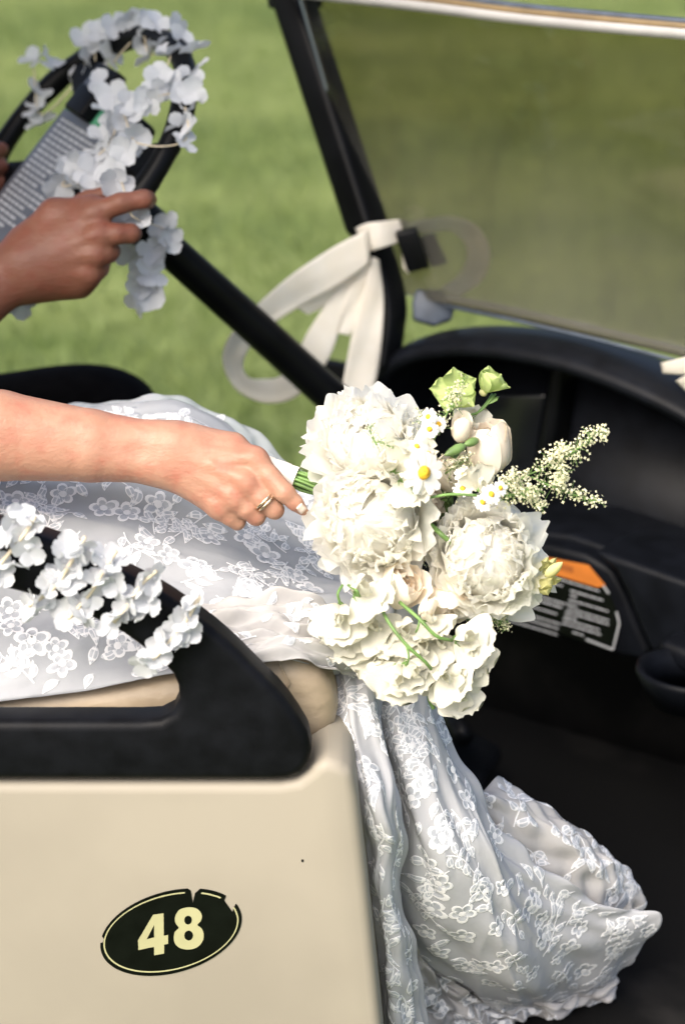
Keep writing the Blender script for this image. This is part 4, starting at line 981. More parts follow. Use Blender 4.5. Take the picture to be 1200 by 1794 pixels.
def sphere_geo(c, r, axis=Vector((0, 0, 1)), sq=1.0, nu=12, nv=8):
    B = basis(axis); V, F = [], []
    for i in range(nv+1):
        th = math.pi*i/nv
        for j in range(nu):
            ph = 2*math.pi*j/nu
            V.append(Vector(c) + (B @ Vector((math.sin(th)*math.cos(ph)*r, math.sin(th)*math.sin(ph)*r, math.cos(th)*r*sq))))
    for i in range(nv):
        for j in range(nu): F.append((i*nu+j, i*nu+(j+1) % nu, (i+1)*nu+(j+1) % nu, (i+1)*nu+j))
    return V, F
def peony(c, axis, R, n=84, seed=0, n_in=80):
    """petals lie on nested shells round the flower axis, tips flaring and ruffled; the small feathery heart is one mass"""
    r = random.Random(seed); B = basis(axis, r.uniform(0, 6)); loc = world_loc(bq)
    V, F = sphere_geo(c - axis*R*0.30, R*0.30, axis)
    core = mk('peony', V, F, M['peony'], bq)
    def petal(t, guard, nu, nv, small=False):
        az = r.uniform(0, 6.28) if small else petal.k*2.39996 + r.uniform(-0.4, 0.4)
        petal.k += 1
        sh = R*(0.54 + 0.30*t)*r.uniform(0.84, 1.10)
        tip = rad(-10 + 101*t**0.62) + r.uniform(-0.17, 0.17) if not guard else rad(84 + 18*(t-0.84)/0.16) + r.uniform(-0.12, 0.12)
        if guard: sh = R*r.uniform(0.84, 0.98)
        base = rad(158) if not small else tip + r.uniform(1.0, 1.3)
        hw = R*(0.24 + 0.24*t)*r.uniform(0.8, 1.25) if not guard else R*r.uniform(0.50, 0.66)
        if small: hw = R*r.uniform(0.16, 0.28)
        up = R*(0.10*(1-t)) + R*r.uniform(-0.03, 0.03) + (R*0.05 if small else 0)
        flare = r.uniform(0.03, 0.50)*(0.6+0.5*t) + (r.uniform(0.0, 0.30) if small else 0)
        if guard: flare *= 0.30
        ph, p2 = r.uniform(0, 6.28), r.uniform(0, 6.28); fq = r.uniform(2.2, 4.6); ruf = r.uniform(0.03, 0.07); notch = r.choice([0, 0.06, 0.12, 0.22]); skew = r.uniform(-0.7, 0.7); cupv = r.uniform(-0.08, 0.18)
        V = []
        ca, sa = math.cos(az), math.sin(az)
        for a in range(nv):
            v = a/(nv-1)
            wv = hw*(0.30+0.70*math.sin(min(1, v/0.66)*math.pi/2)) * (1 if v < 0.70 else math.sqrt(max(0, 1-((v-0.70)/0.30)**2*0.70)))
            for b in range(nu):
                u = -1 + 2*b/(nu-1); e = v**3
                th = base + (tip-base)*v + e*(0.22*u*u*u*u + notch*math.exp(-(u/0.2)**2) + 0.06*math.sin(fq*2.6*u+ph) + 0.05*math.sin(fq*5.1*u+p2))*(base-tip)*0.28
                rr = sh*(1 + flare*v**5 + cupv*u*u*v) + R*(ruf*e*math.sin(fq*1.5*u+p2) + 0.012*math.sin(9*u+5*v+ph)*v)
                lat = (u + skew*v*v*0.3)*wv
                st, ct = math.sin(th), math.cos(th); q = lat/max(rr, R*0.22); q = max(-1.25, min(1.25, q))
                x = rr*st*math.cos(q); z_ = rr*ct*math.cos(q*0.55); y = rr*math.sin(q)
                V.append(c + (B @ Vector((x*ca - y*sa, x*sa + y*ca, z_*0.78 + up - R*0.22))))
        return V
    petal.k = 0
    for i in range(n):
        t = (i+0.5)/n; mk('petal', petal(t, t > 0.84, 15, 12), grid_faces(12, 15), M['peony'], core)
    AV, AF = [], []
    for i in range(n_in):
        V = petal(0.01 + 0.40*((i+0.5)/n_in)**0.8, False, 9, 8, True); AF += grid_faces(8, 9, len(AV)); AV += V
    tag(mk('heart_petals', AV, AF, M['peony'], core), kind='stuff')
    return core
peony(Bq(640, 761, 0.0), face(-0.15, 0.6), 0.050, 76, 1, 34)
peony(Bq(645, 914, -0.025), face(-0.25, 0.0), 0.054, 84, 2, 34)
peony(Bq(853, 976, -0.02), face(0.1, 0.12), 0.054, 84, 3, 34)

rose_in = [petal_mesh('petal', M['rose'], 1, 0.42+0.04*i, 0.9, 0.18, 0.02, 0, seed=90+i, base=0.5, tipw=0.55) for i in range(3)]
def rose(c, axis, R, n=13, seed=0, open_=0.35, tall=1.0):
    r = random.Random(seed); B = basis(axis, r.uniform(0, 6))
    V, F = sphere_geo(c - axis*R*0.5, R*0.5, axis, 1.2); core = mk('rose', V, F, M['rose'], bq)
    for i in range(n):
        t = (i+0.5)/n; az = i*2.39996 + r.uniform(-.3, .3); sh = R*(0.30+0.70*t)*r.uniform(0.96, 1.04); tip = rad(14 + 95*open_*t + r.uniform(-6, 6)); base = rad(160); hw = R*(0.55+0.55*t)*r.uniform(0.9, 1.1)
        fl = r.uniform(0.05, 0.28)*(0.4+t); ph = r.uniform(0, 6.28); V = []; ca, sa = math.cos(az), math.sin(az)
        for a in range(11):
            v = a/10; wv = hw*(0.35+0.65*math.sin(min(1, v/0.6)*math.pi/2))*(1 if v < 0.72 else math.sqrt(max(0, 1-((v-0.72)/0.28)**2*0.75)))
            for b in range(13):
                u = -1+b/6; e = v**3; th = base+(tip-base)*v + e*(0.25*u**4 + 0.04*math.sin(4*u+ph))*(base-tip)*0.25
                rr = sh*(1+fl*v**6) + R*0.03*e*math.sin(5*u+ph); q = max(-1.4, min(1.4, u*wv/rr)); st, ct = math.sin(th), math.cos(th)
                x, y, z_ = rr*st*math.cos(q), rr*math.sin(q)*min(1, st+0.25), rr*ct*tall
                V.append(c + (B @ Vector((x*ca-y*sa, x*sa+y*ca, z_))))
        mk('petal', V, grid_faces(11, 13), M['rose'], core)
    return core
rose(Bq(857, 785, 0.0), (UV_*0.95+RV*-0.12-FV*0.35).normalized(), 0.0205, 19, 5, 0.30, 1.3)
rose(Bq(704, 1028, -0.02), (RV*0.5+UV_*0.45-FV*0.6).normalized(), 0.021, 13, 6, 0.4)
rose(Bq(745, 888, 0.01), (RV*0.8-UV_*0.1-FV*0.6).normalized(), 0.023, 13, 7, 0.7)
rose(Bq(780, 1062, 0.0), (RV*0.2-UV_*0.8-FV*0.5).normalized(), 0.023, 12, 8, 0.6)
rose(Bq(795, 830, 0.02), (RV*0.4+UV_*0.1-FV*0.8).normalized(), 0.020, 12, 9, 0.5)
rose(Bq(800, 985, 0.04), (-FV).normalized(), 0.022, 12, 10, 0.6)

rose(Bq(807, 752, -0.022), (UV_*0.9+RV*0.1-FV*0.4).normalized(), 0.0095, 9, 31, 0.2, 1.5); rose(Bq(748, 1064, -0.032), (UV_*0.8+RV*0.4-FV*0.3).normalized(), 0.0078, 8, 32, 0.15, 1.6)
# sweet peas: a broad ruffled standard, two wings, a keel, green calyx
std = [petal_mesh('standard', M['pea'], 1, 0.72, 0.15, 0.10, 0.07, 0.10, nu=11, nv=9, seed=110+i, base=0.25, tipw=0.6) for i in range(4)]
wing = [petal_mesh('wing', M['pea'], 1, 0.40, 0.8, 0.25, 0.05, 0, seed=120+i, base=0.3, tipw=0.6) for i in range(2)]
def sweet_pea(c, up, fwd, R, seed=0):
    r = random.Random(seed)
    up = up.normalized(); fwd = (fwd - up*fwd.dot(up)).normalized(); sd_ = up.cross(fwd)
    V, F = sphere_geo(c, R*0.16, up, 1.3); core = mk('sweet_pea', V, F, M['stem'], bq)
    def fr(y, z): 
        y = y.normalized(); z = (z-y*z.dot(y)).normalized(); x = y.cross(z)
        return Matrix(((x.x, y.x, z.x, 0), (x.y, y.y, z.y, 0), (x.z, y.z, z.z, 0), (0, 0, 0, 1)))
    D = lambda s: Matrix.Diagonal((s, s, s, 1))
    T = Matrix.Translation(c)
    place(r.choice(std), 'standard', core, T @ fr(up*0.9-fwd*0.15, fwd) @ D(R*1.75))
    place(r.choice(std), 'standard', core, T @ fr(up*0.8-fwd*0.25+sd_*0.35, fwd+sd_*0.3) @ D(R*1.45))
    for s in (-1, 1):
        place(r.choice(wing), 'wing', core, T @ fr(fwd*0.8+up*0.45+sd_*0.35*s, up*0.5-sd_*s) @ D(R*1.25))
    for k in range(5):
        a = 2*math.pi*k/5
        V, F = tube_geo([c, c + (sd_*math.cos(a)+fwd*math.sin(a))*R*0.22 - up*R*0.02, c + (sd_*math.cos(a)+fwd*math.sin(a))*R*0.36 + up*R*0.22], [R*0.07, R*0.06, R*0.01], 6)
        mk('sepal', V, F, M['stem'], core)
    return core
for i, (x, y, dd, up, fw, R) in enumerate([(q[0], q[1] - max(0, (q[1]-1110)*0.17), *q[2:]) for q in [
        (596, 1062, -0.03, (-.1, -1, .3), (0, .2, 1), .024), (625, 1040, -0.035, (.7, -.2, .5), (0, .6, 1), .024), (640, 1090, -0.02, (.8, -.6, .4), (0, .3, 1), .022), (612, 1100, -0.015, (-.2, -1, .1), (0, 0, 1), .022),
        (700, 1180, -0.03, (-.35, -.9, .3), (.2, .1, 1), .023), (712, 1172, -0.035, (.3, -1, .4), (.4, 0, 1), .020), (672, 1140, -0.01, (-.4, -.9, .2), (0, .1, 1), .023), (735, 1130, -0.02, (.2, -.7, .6), (0, .4, 1), .024),
        (800, 1120, -0.03, (1, -.1, .3), (0, .3, 1), .023), (815, 1135, -0.02, (.5, -.8, .3), (0, .4, 1), .021), (770, 1190, -0.03, (.6, -.5, .4), (-.2, .2, 1), .022), (795, 1205, -0.02, (.7, .6, .2), (.2, .2, 1), .021),
        (795, 1215, -0.015, (.3, -.8, .2), (.2, .2, 1), .021), (765, 1110, -0.015, (.2, -.9, .5), (0, .5, 1), .022), (700, 1095, -0.02, (.4, -.8, .5), (0, .5, 1), .022), (745, 1085, -0.02, (.5, -.4, .7), (0, .6, 1), .020),
        (775, 1150, -0.005, (.3, -.9, .2), (.2, .2, 1), .024), (735, 1165, 0.0, (0, -1, .2), (0, .2, 1), .022), (655, 1115, 0.0, (-.3, -1, .2), (0, .2, 1), .022),
        (688, 822, -0.045, (.4, .5, .6), (0, .3, 1), .022), (705, 840, -0.045, (.5, -.6, .5), (.1, .4, 1), .021), (720, 800, -0.03, (.6, .2, .6), (.1, .2, 1), .020), (840, 858, -0.03, (-.2, .9, .4), (.2, .2, 1), .016), (825, 755, 0.01, (.1, 1, .1), (0, 0, 1), .016)]]):
    sweet_pea(Bq(x, y, dd), camvec(*up), camvec(*fw), R*0.86, 200+i)

# daisies: a ring of ray petals round a yellow disc
def daisy(c, axis, R, seed=0, n=13):
    r = random.Random(seed); B = Matrix.Translation(c) @ basis(axis, r.uniform(0, 6))
    V = [(0, 0, 0)]; F = []
    for k in range(n):
        a = 2*math.pi*k/n + r.uniform(-.06, .06); L = R*r.uniform(0.88, 1.08); w_ = R*0.2; dz = r.uniform(-.25, .1)*R; i0 = len(V)
        for (l, s) in ((0.15, -0.6), (0.15, 0.6), (0.6, -1), (0.6, 1), (0.92, -0.8), (0.92, 0.8), (1.0, 0)):
            x, y = L*l, w_*s; V.append((x*math.cos(a)-y*math.sin(a), x*math.sin(a)+y*math.cos(a), dz*l*l+0.02*R*(1-abs(s))))
        F += [(0, i0, i0+1), (i0, i0+2, i0+3, i0+1), (i0+2, i0+4, i0+5, i0+3), (i0+4, i0+6, i0+5)]
    d = mk('daisy', [B @ Vector(v) for v in V], F, M['daisy'], bq)
    V, F = sphere_geo(c + axis*R*0.03, R*0.30, axis, 0.7, 12, 6); mk('disc', V, F, M['yolk'], d)
for i, (x, y, dd, ax_, R) in enumerate([(742, 828, -.05, (.65, -.15), .019), (738, 806, -.045, (1.2, .3), .010), (730, 782, -.045, (.5, .8), .008), (752, 752, -.035, (.3, .3), .008), (750, 730, -.03, (-.9, .4), .008), (750, 795, -.04, (1.2, .2), .008), (768, 743, -.02, (.2, .2), .007), (812, 832, -.02, (.3, .2), .008), (810, 856, -.02, (.0, .9), .008), (860, 866, -.04, (.6, .5), .009), (845, 880, -.03, (.4, .5), .008), (876, 855, -.03, (.8, .3), .007)]):
    daisy(Bq(x, y, dd - 0.014), face(*ax_), R*1.1, 300+i)

# hellebores
hel = [petal_mesh('petal', M['hellebore'], 1, 0.46, 0.5, 0.16-0.1*i, 0.025, 0, nu=11, nv=10, seed=130+i, base=0.25, tipw=0.25) for i in range(3)]
def hellebore(c, axis, R, seed, n=5, tilt=75):
    r = random.Random(seed); V, F = sphere_geo(c, R*0.16, axis, 0.8); core = mk('hellebore', V, F, M['pale_bud'], bq)
    for k in range(n): place(r.choice(hel), 'petal', core, petal_matrix(c, axis, 2*math.pi*k/n+r.uniform(-.15, .15), rad(tilt)+r.uniform(-.15, .15), (R, R, R), roll=r.uniform(-.2, .2)))
hellebore(Bq(797, 686, -0.01), face(-.1, .1), 0.0225, 1, 5, 78)
hellebore(Bq(846, 688, 0.0), (RV*.5+UV_*.75-FV*.35).normalized(), 0.024, 2, 5, 42)

# tiny-flowered sprigs
def sprig_cloud(paths, n, spread, seed, mats=('floret',), fs=0.0016, stem_r=0.0007, d0=0.0):
    r = random.Random(seed)
    allV, allF = [], []
    for pth in paths:
        c = catmull(pth, 14); V, F = tube_geo([P(*q) for q in c], [stem_r*(1.3-0.7*i/13) for i in range(14)], 6, v0=len(allV)); allV += V; allF += F
    fv, ff = [], []; sv, sf_ = [], []
    for pth in paths:
        c = catmull(pth, 60)
        for k in range(int(n/len(paths))):
            t = r.random()**0.8; q = c[int((0.12+0.88*t)*59)]; sp = spread*(0.55+0.8*abs(math.sin(t*9+seed)))*(1.15-0.6*t)
            base = P(*q); d = Vector((r.gauss(0, 1), r.gauss(0, 1), r.gauss(0, 1)+0.25)).normalized()*sp*r.random()**0.5
            tip = base + d; ax_ = (d.normalized()*0.5 - FV*0.6 + Vector((r.gauss(0, .3), r.gauss(0, .3), r.gauss(0, .3)))).normalized(); B = basis(ax_, r.uniform(0, 6))
            i0 = len(fv); s = fs*r.uniform(0.7, 1.25)
            fv.append(tip + ax_*s*0.25)
            for j in range(8):
                a = 2*math.pi*j/8; rr = s*(1.0 if j % 2 == 0 else 0.5); fv.append(tip + (B @ Vector((rr*math.cos(a), rr*math.sin(a), 0.3*rr))))
            for j in range(8): ff.append((i0, i0+1+j, i0+1+(j+1) % 8))
            if r.random() < 0.5:
                V, F = tube_geo([base, base+d*0.5+Vector((0, 0, 0.0008)), tip], stem_r*0.35, 3, cap=False, v0=len(sv)); sv += V; sf_ += F
    st_ = mk('sprig_stem', allV, allF, M['stem'], bq)
    tag(mk('sprig_twigs', sv, sf_, M['stem'], st_), kind='stuff')
    tag(mk('sprig_florets', fv, ff, M['floret'], st_), kind='stuff')
z = 1.98
sprig_cloud([[(850, 870, z), (900, 845, z-.01), (960, 815, z-.02), (1010, 790, z-.02)], [(985, 802, z-.02), (1020, 780, z-.02), (1050, 755, z-.02), (1062, 772, z-.02)], [(930, 835, z-.01), (960, 850, z-.01), (1010, 868, z-.01), (1052, 882, z-.01)],
             [(960, 815, z-.02), (985, 790, z-.02), (990, 785, z-.02)], [(880, 850, z-.02), (930, 870, z-.02), (950, 890, z-.02)], [(965, 815, z-.02), (985, 830, z-.02), (975, 850, z-.02)]], 1200, 0.011, 3, fs=0.0015)
sprig_cloud([[(860, 870, z-.02), (885, 850, z-.03), (905, 830, z-.03)], [(870, 870, z-.03), (910, 865, z-.03), (940, 860, z-.03)]], 420, 0.012, 5, fs=0.0014)
sprig_cloud([[(735, 880, z-.01), (742, 925, z), (740, 975, z+.01)], [(750, 925, z), (735, 950, z), (730, 1000, z+.02)]], 420, 0.013, 7, fs=0.0012)
sprig_cloud([[(850, 1060, z+.01), (870, 1080, z), (885, 1105, z)], [(800, 1080, z+.02), (850, 1090, z+.01), (890, 1088, z)]], 240, 0.010, 9, fs=0.0012)
sprig_cloud([[(760, 770, z-.02), (790, 710, z-.03), (815, 660, z-.03)], [(770, 760, z-.02), (740, 735, z-.03), (735, 725, z-.03)], [(790, 720, z-.03), (800, 690, z-.035), (780, 700, z-.035)]], 330, 0.011, 11, fs=0.0013)
sprig_cloud([[(660, 780, z-.06), (650, 760, z-.06), (645, 745, z-.06)], [(700, 790, z-.05), (665, 775, z-.06), (655, 775, z-.06)]], 70, 0.009, 13, fs=0.0012)
sprig_cloud([[(780, 830, z-.02), (800, 815, z-.03), (820, 805, z-.03)], [(800, 870, z), (820, 840, z-.02), (830, 820, z-.02)]], 260, 0.012, 15, fs=0.0013)
# stems, buds, leaves
def stem(pts, r, mat='stem'): 
    c = catmull(pts, 12); tube('stem', [P(*q) for q in c], r, M[mat], bq, seg=8)
stem([(660, 1050, z-.04), (682, 1092, z-.055), (712, 1130, z-.06), (745, 1160, z-.055), (755, 1172, z-.05)], 0.0016)
stem([(700, 1055, z-.04), (735, 1085, z-.055), (765, 1115, z-.055), (792, 1122, z-.045)], 0.0016)
stem([(712, 1132, z-.06), (716, 1150, z-.06), (713, 1165, z-.055)], 0.0009); stem([(735, 1085, z-.055), (732, 1100, z-.055), (728, 1108, z-.05)], 0.0009)
stem([(600, 1025, z-.05), (592, 1040, z-.055), (596, 1058, z-.05)], 0.0012); stem([(610, 1025, z-.05), (625, 1035, z-.06), (630, 1045, z-.055)], 0.0012)
stem([(750, 872, z-.05), (790, 866, z-.05), (835, 868, z-.05)], 0.0013); stem([(800, 730, z-.0), (838, 722, z), (868, 690, z+.005)], 0.0011); stem([(820, 740, z), (850, 708, z+.005), (862, 690, z+.01)], 0.001)
stem([(755, 920, z-.02), (775, 938, z-.03), (795, 955, z-.02)], 0.0022); stem([(790, 1215, z-.01), (775, 1222, z), (755, 1220, z+.01)], 0.0016); stem([(752, 1205, z), (752, 1225, z), (760, 1242, z)], 0.0018)
def leafy(name, a, b, w_, mat, bend=0.2):
    me = petal_mesh('leaf', M[mat], 1, 0.3, 0.5, bend, 0.01, 0, seed=7, base=0.15, tipw=0.05, nu=5, nv=9)
    A, B = P(*a), P(*b); y = (B-A); L = y.length; y.normalize(); zz = (-FV-y*(-FV).dot(y)).normalized(); x = y.cross(zz)
    place(me, name, bq, Matrix(((x.x*L*w_, y.x*L, zz.x*L, A.x), (x.y*L*w_, y.y*L, zz.y*L, A.y), (x.z*L*w_, y.z*L, zz.z*L, A.z), (0, 0, 0, 1))))
leafy('leaf', (805, 792, z-.03), (780, 800, z-.04), 0.9, 'leaf'); leafy('leaf', (855, 708, z), (875, 694, z), 0.5, 'leaf'); leafy('leaf', (720, 848, z-.06), (732, 870, z-.06), 0.8, 'leaf')
def bud(a, b, r, mat):
    A, B = P(*a), P(*b); V, F = tube_geo([A.lerp(B, t) for t in (0, .15, .4, .65, .85, 1)], [r*.25, r*.75, r, r*.85, r*.5, r*.08], 10); mk('flower_bud', V, F, M[mat], bq)
bud((815, 780, z-.035), (778, 798, z-.045), 0.0045, 'leaf'); bud((838, 770, z-.02), (812, 780, z-.03), 0.004, 'leaf'); bud((955, 1010, z-.02), (985, 985, z-.03), 0.005, 'pale_bud')
bud((715, 790, z-.05), (700, 783, z-.05), 0.004, 'leaf')
for (a, b) in [((945, 1000), (963, 968)), ((950, 1005), (978, 970)), ((948, 1012), (985, 990)), ((950, 1020), (992, 1012)), ((945, 1015), (962, 1050)), ((945, 1010), (972, 1035))]:
    leafy('sepal', (a[0], a[1], z), (b[0], b[1], z-.015), 0.55 if b[1] < 1020 else 1.1, 'pale_bud')
# green foliage behind the blooms, stems and wrap
r_ = random.Random(77)
for i in range(26):
    a = r_.uniform(0, 6.28); x, y = 750+70*math.cos(a)*r_.random(), 940+150*math.sin(a)*r_.random()
    leafy('leaf', (x, y, z+.03), (x+r_.uniform(-50, 60), y+r_.uniform(-60, 60), z+.02), 0.9, 'leaf')
wa, wb = H(519, 837, 0.024), H(392, 790, 0.030)
wd = (wa-wb).normalized()
for i in range(16):
    a = i*2.39996; rr = 0.0082*math.sqrt((i+0.5)/16); pn = wd.orthogonal().normalized(); pb_ = wd.cross(pn)
    off = (pn*math.cos(a)+pb_*math.sin(a))*rr
    end = P(r_.uniform(600, 660), r_.uniform(830, 900), 1.98+r_.uniform(0, 0.03))
    tube('stem', [tuple(p) for p in catmull([wb+off, wa+off, wa+off*1.2+wd*0.02, end], 10)], r_.uniform(0.0013, 0.0021), M['stem'], bq, seg=8)
V, F = [], []
for i in range(41):
    t = i/40; c = wb.lerp(wa, t); rr = 0.0097 + 0.0006*((t*4.5) % 1.0); pn = wd.orthogonal().normalized(); pb_ = wd.cross(pn)
    for k in range(24): 
        a = 2*math.pi*k/24; rr2 = 0.0095 + 0.0008*((t*4.5 + k/24.0) % 1.0)
        V.append(c + (pn*math.cos(a)+pb_*math.sin(a))*rr2)
for i in range(40):
    for k in range(24): F.append((i*24+k, i*24+(k+1) % 24, (i+1)*24+(k+1) % 24, (i+1)*24+k))
mk('ribbon_wrap', V, F, M['wrap'], bq)

# ------------------------------------------------------------------ silk flower garlands
sil = [petal_mesh('petal', M['silk'], 1, 0.48+0.05*(i % 2), 0.25*(1 if i % 2 else -.3), 0.18-0.12*(i % 3), 0.05, 0.03, nu=7, nv=7, seed=150+i, base=0.25, tipw=0.75) for i in range(6)]
def blossom(c, axis, R, parent, r, n=4):
    V, F = sphere_geo(c, R*0.10, axis, 1.0, 8, 5); core = mk('blossom', V, F, M['silk'], parent)
    a0 = r.uniform(0, 6)
    for k in range(n):
        s = R*r.uniform(0.9, 1.12)
        place(r.choice(sil), 'petal', core, petal_matrix(c, axis, a0+2*math.pi*k/n+r.uniform(-.15, .15), rad(r.uniform(55, 95)), (s, s, s), roll=r.uniform(-.35, .35)))
r_ = random.Random(41)
def rdir(b, sp): return (b + Vector((r_.gauss(0, sp), r_.gauss(0, sp), r_.gauss(0, sp)))).normalized()
g1 = thing('flower_garland', WC, 'bluish white silk flower garland wound round the black steering wheel', 'garland')
pts = [(62, 105, 2.56), (88, 110, 2.55), (72, 160, 2.54), (66, 190, 2.53), (75, 215, 2.53), (150, 70, 2.54), (178, 58, 2.54), (160, 105, 2.52), (170, 130, 2.51), (155, 140, 2.52), (195, 95, 2.53), (182, 150, 2.52), (200, 45, 2.54), (228, 35, 2.56), (258, 45, 2.54),
       (275, 45, 2.54), (302, 50, 2.55), (250, 75, 2.52), (262, 100, 2.51), (290, 80, 2.51), (300, 95, 2.50), (316, 72, 2.56), (343, 85, 2.55), (345, 120, 2.54), (280, 135, 2.48), (270, 160, 2.47), (262, 175, 2.47), (305, 150, 2.48), (330, 140, 2.50), (318, 170, 2.47), (340, 165, 2.50),
       (312, 220, 2.44), (332, 225, 2.45), (322, 250, 2.44), (200, 170, 2.48), (225, 180, 2.47), (240, 195, 2.46), (190, 195, 2.48), (215, 210, 2.46), (195, 225, 2.47), (180, 240, 2.47), (232, 240, 2.44), (222, 265, 2.44), (188, 265, 2.46), (165, 270, 2.46), (145, 290, 2.46), (120, 300, 2.47), (160, 300, 2.45), (195, 305, 2.43), (205, 315, 2.42), (135, 325, 2.46), (105, 325, 2.47), (90, 345, 2.47), (165, 330, 2.44),
       (228, 378, 2.395), (212, 376, 2.40), (240, 384, 2.39), (290, 400, 2.46), (300, 420, 2.46), (265, 440, 2.46), (285, 448, 2.46), (250, 470, 2.47), (265, 480, 2.46), (245, 500, 2.47), (262, 515, 2.47), (245, 535, 2.47), (228, 445, 2.48), (18, 540, 2.45), (42, 530, 2.46)]
rim_px = [(600+F_PX*(p-CAM).dot(RV)/(p-CAM).dot(FV), 897-F_PX*(p-CAM).dot(UV_)/(p-CAM).dot(FV), (p-CAM).dot(FV)) for p in ring]
def on_wheel(x, y, d):
    if x > 222 and y > 365 or y > 500: return d
    e, dr = min(((x-a)**2+(y-b)**2, c) for a, b, c in rim_px)
    rr_ = ray(x, y); dp = (WC+wn*0.03-CAM).dot(wn)/rr_.dot(wn)
    return dr - 0.017 if e < 42**2 else dp
for (x, y, d) in pts: blossom(P(x, y, on_wheel(x, y, d)), rdir(-FV*0.7+UV_*0.3, 0.45), 0.0185*r_.uniform(0.9, 1.2), g1, r_)
tube('string', [P(q[0], q[1], on_wheel(*q)) for q in catmull([(60, 120, 2.55), (72, 200, 2.54), (120, 160, 2.57), (165, 90, 2.53), (170, 145, 2.53), (215, 90, 2.57), (250, 60, 2.55), (262, 95, 2.52), (300, 90, 2.53), (275, 165, 2.49), (315, 165, 2.48), (325, 245, 2.455), (240, 250, 2.46), (215, 200, 2.475), (190, 255, 2.475), (110, 325, 2.475), (205, 310, 2.43), (232, 378, 2.37), (290, 405, 2.47), (262, 450, 2.475), (248, 535, 2.475)], 160)], 0.0009, M['string'], g1, seg=6)
YA = YP - 0.012
g2 = thing('flower_garland', QY(180, 1060, YA), 'white silk flower garland in five loops over the black side armrest', 'garland')
loops = [([(62, 905), (48, 930), (20, 965), (-12, 1005)], [(45, 905), (25, 915), (55, 925), (40, 940), (10, 945), (50, 965), (25, 985), (5, 1010), (-10, 990)]),
         ([(150, 940), (125, 985), (95, 1030), (50, 1062)], [(120, 960), (150, 965), (138, 985), (110, 985), (100, 1010), (125, 1022), (85, 1025), (75, 1045), (58, 1058), (65, 1075)]),
         ([(205, 965), (182, 1000), (158, 1040), (120, 1085)], [(180, 975), (205, 985), (192, 1000), (200, 1020), (170, 1015), (160, 1045), (140, 1062), (150, 1078), (120, 1075)]),
         ([(275, 1000), (250, 1022), (228, 1055), (200, 1090)], [(272, 1012), (255, 1018), (275, 1030), (238, 1040), (258, 1055), (222, 1062), (210, 1080), (240, 1080), (195, 1096)]),
         ([(350, 1045), (325, 1090), (295, 1128), (262, 1162)], [(345, 1055), (330, 1062), (325, 1085), (310, 1095), (330, 1108), (300, 1115), (285, 1122), (318, 1125), (270, 1150), (255, 1160)])]
for st_, bl in loops:
    tube('string', [QY(q[0], q[1], YA - 0.006) for q in catmull(st_, 20)], 0.0017, M['string'], g2, seg=8)
    for (x, y) in bl:
        ax_ = (Vector((r_.uniform(-.6, .6), -0.55, 0.25)) + Vector((r_.gauss(0, .4), r_.gauss(0, .3), r_.gauss(0, .4)))).normalized()
        blossom(QY(x, y, YA - 0.004), ax_, 0.0138*r_.uniform(0.9, 1.15), g2, r_)

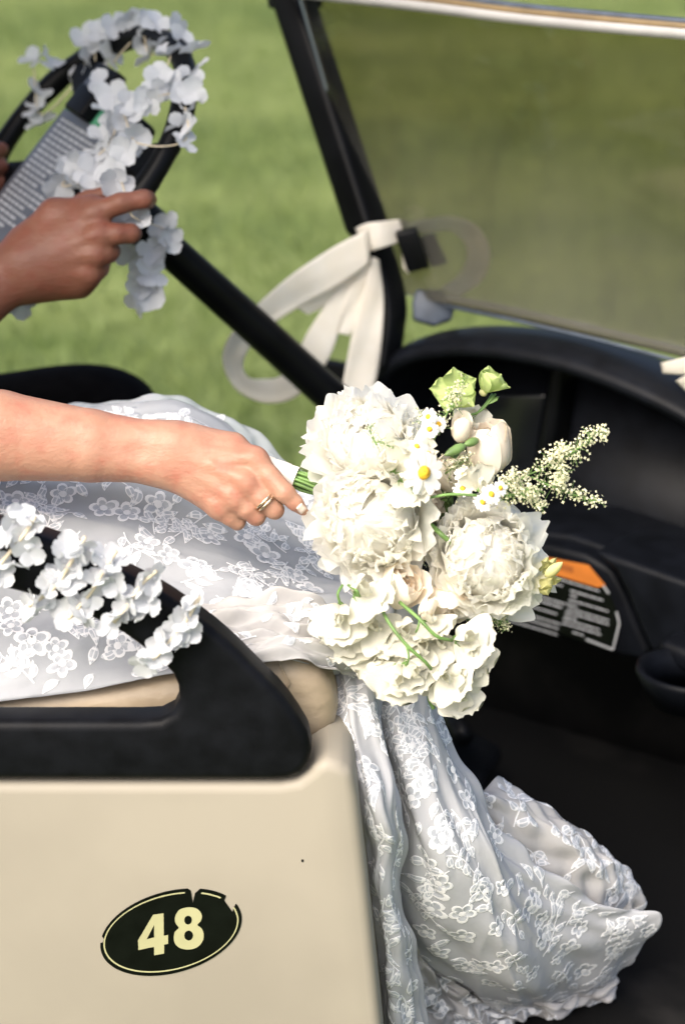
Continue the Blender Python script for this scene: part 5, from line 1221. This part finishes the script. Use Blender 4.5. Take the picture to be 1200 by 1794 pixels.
# ------------------------------------------------------------------ ribbons
def ribbon(name, e1, e2, parent, n=40, mat='ribbon'):
    a = catmull(e1, n); b = catmull(e2, n); V = []
    for i in range(n):
        A, B = P(*a[i]), P(*b[i])
        for k in range(9):
            t = k/8.0; V.append(A.lerp(B, t) - FV*(0.0016*math.sin(4*t + i*0.11) + 0.0005*math.sin(9*t + i*0.23 + 1.0) + 0.0006*math.sin(i*0.35)))
    return mk(name, V, grid_faces(n, 9), M[mat], parent, solid=0.0003)
d = 2.73
bow = thing('ribbon_bow', P(655, 430, 2.75), 'long cream ribbon bow tied to the black windshield post', 'ribbon bow')
ribbon('bow_loop', [(645, 402, d-.02), (600, 424, d-.03), (560, 448, d-.03), (505, 486, d-.04), (450, 535, d-.03), (405, 585, d-.02), (390, 622, d), (396, 655, d+.02), (420, 688, d+.03), (465, 706, d+.03), (510, 700, d+.02), (548, 668, d+.01), (580, 620, d), (605, 540, d), (632, 450, d)],
       [(648, 462, d-.02), (610, 490, d-.02), (580, 508, d-.02), (530, 535, d-.02), (480, 566, d-.02), (448, 596, d), (430, 624, d+.004), (426, 645, d+.018), (436, 662, d+.022), (460, 664, d+.024), (490, 660, d+.02), (515, 630, d+.01), (540, 580, d), (585, 510, d), (618, 440, d)], bow, 60)
ribbon('bow_tail', [(652, 450, d-.01), (640, 500, d-.01), (622, 560, d-.005), (606, 640, d), (596, 700, d)], [(664, 455, d), (672, 520, d), (670, 580, d), (662, 650, d+.01), (648, 710, d+.01)], bow)
ribbon('bow_tail', [(640, 462, d-.005), (612, 505, d-.005), (596, 550, d), (584, 582, d)], [(662, 470, d), (648, 520, d), (630, 560, d), (612, 588, d+.005)], bow)
ribbon('bow_tail', [(600, 470, d+.005), (560, 510, d+.005), (522, 540, d+.01)], [(640, 480, d+.01), (580, 530, d+.01), (540, 552, d+.01)], bow)
ribbon('knot', [(622, 400, 2.725), (640, 392, 2.715), (668, 388, 2.715), (700, 384, 2.735)], [(640, 440, 2.725), (655, 438, 2.715), (675, 432, 2.715), (712, 420, 2.735)], bow, 16)
ribbon('bow_tail', [(690, 386, 2.76), (700, 420, 2.75), (706, 470, 2.75)], [(712, 384, 2.76), (722, 420, 2.75), (716, 480, 2.75)], bow, 16)
ribbon('bow_loop', [(705, 392, 2.80), (745, 384, 2.84), (790, 379, 2.88), (835, 396, 2.90), (858, 440, 2.90), (845, 490, 2.90), (800, 522, 2.88)], [(710, 410, 2.80), (750, 408, 2.84), (785, 404, 2.88), (812, 424, 2.90), (818, 450, 2.90), (800, 485, 2.90), (770, 505, 2.88)], bow)
bow2 = thing('ribbon_bow', QD(1210, 650, -0.02), 'short end of a cream ribbon by the near end of the windshield', 'ribbon bow')
def QDp(x, y, o): 
    v = QD(x, y, o) - CAM; return (x, y, v.dot(FV))
ribbon('bow_tail', [QDp(1156, 636, 0.0), QDp(1190, 628, -.01), QDp(1240, 612, -.02)], [QDp(1160, 654, 0.0), QDp(1196, 656, -.01), QDp(1240, 650, -.02)], bow2, 14)
ribbon('bow_tail', [QDp(1182, 668, 0.0), QDp(1205, 655, -.01), QDp(1245, 640, -.02)], [QDp(1205, 690, 0.0), QDp(1225, 685, -.01), QDp(1255, 670, -.02)], bow2, 14)
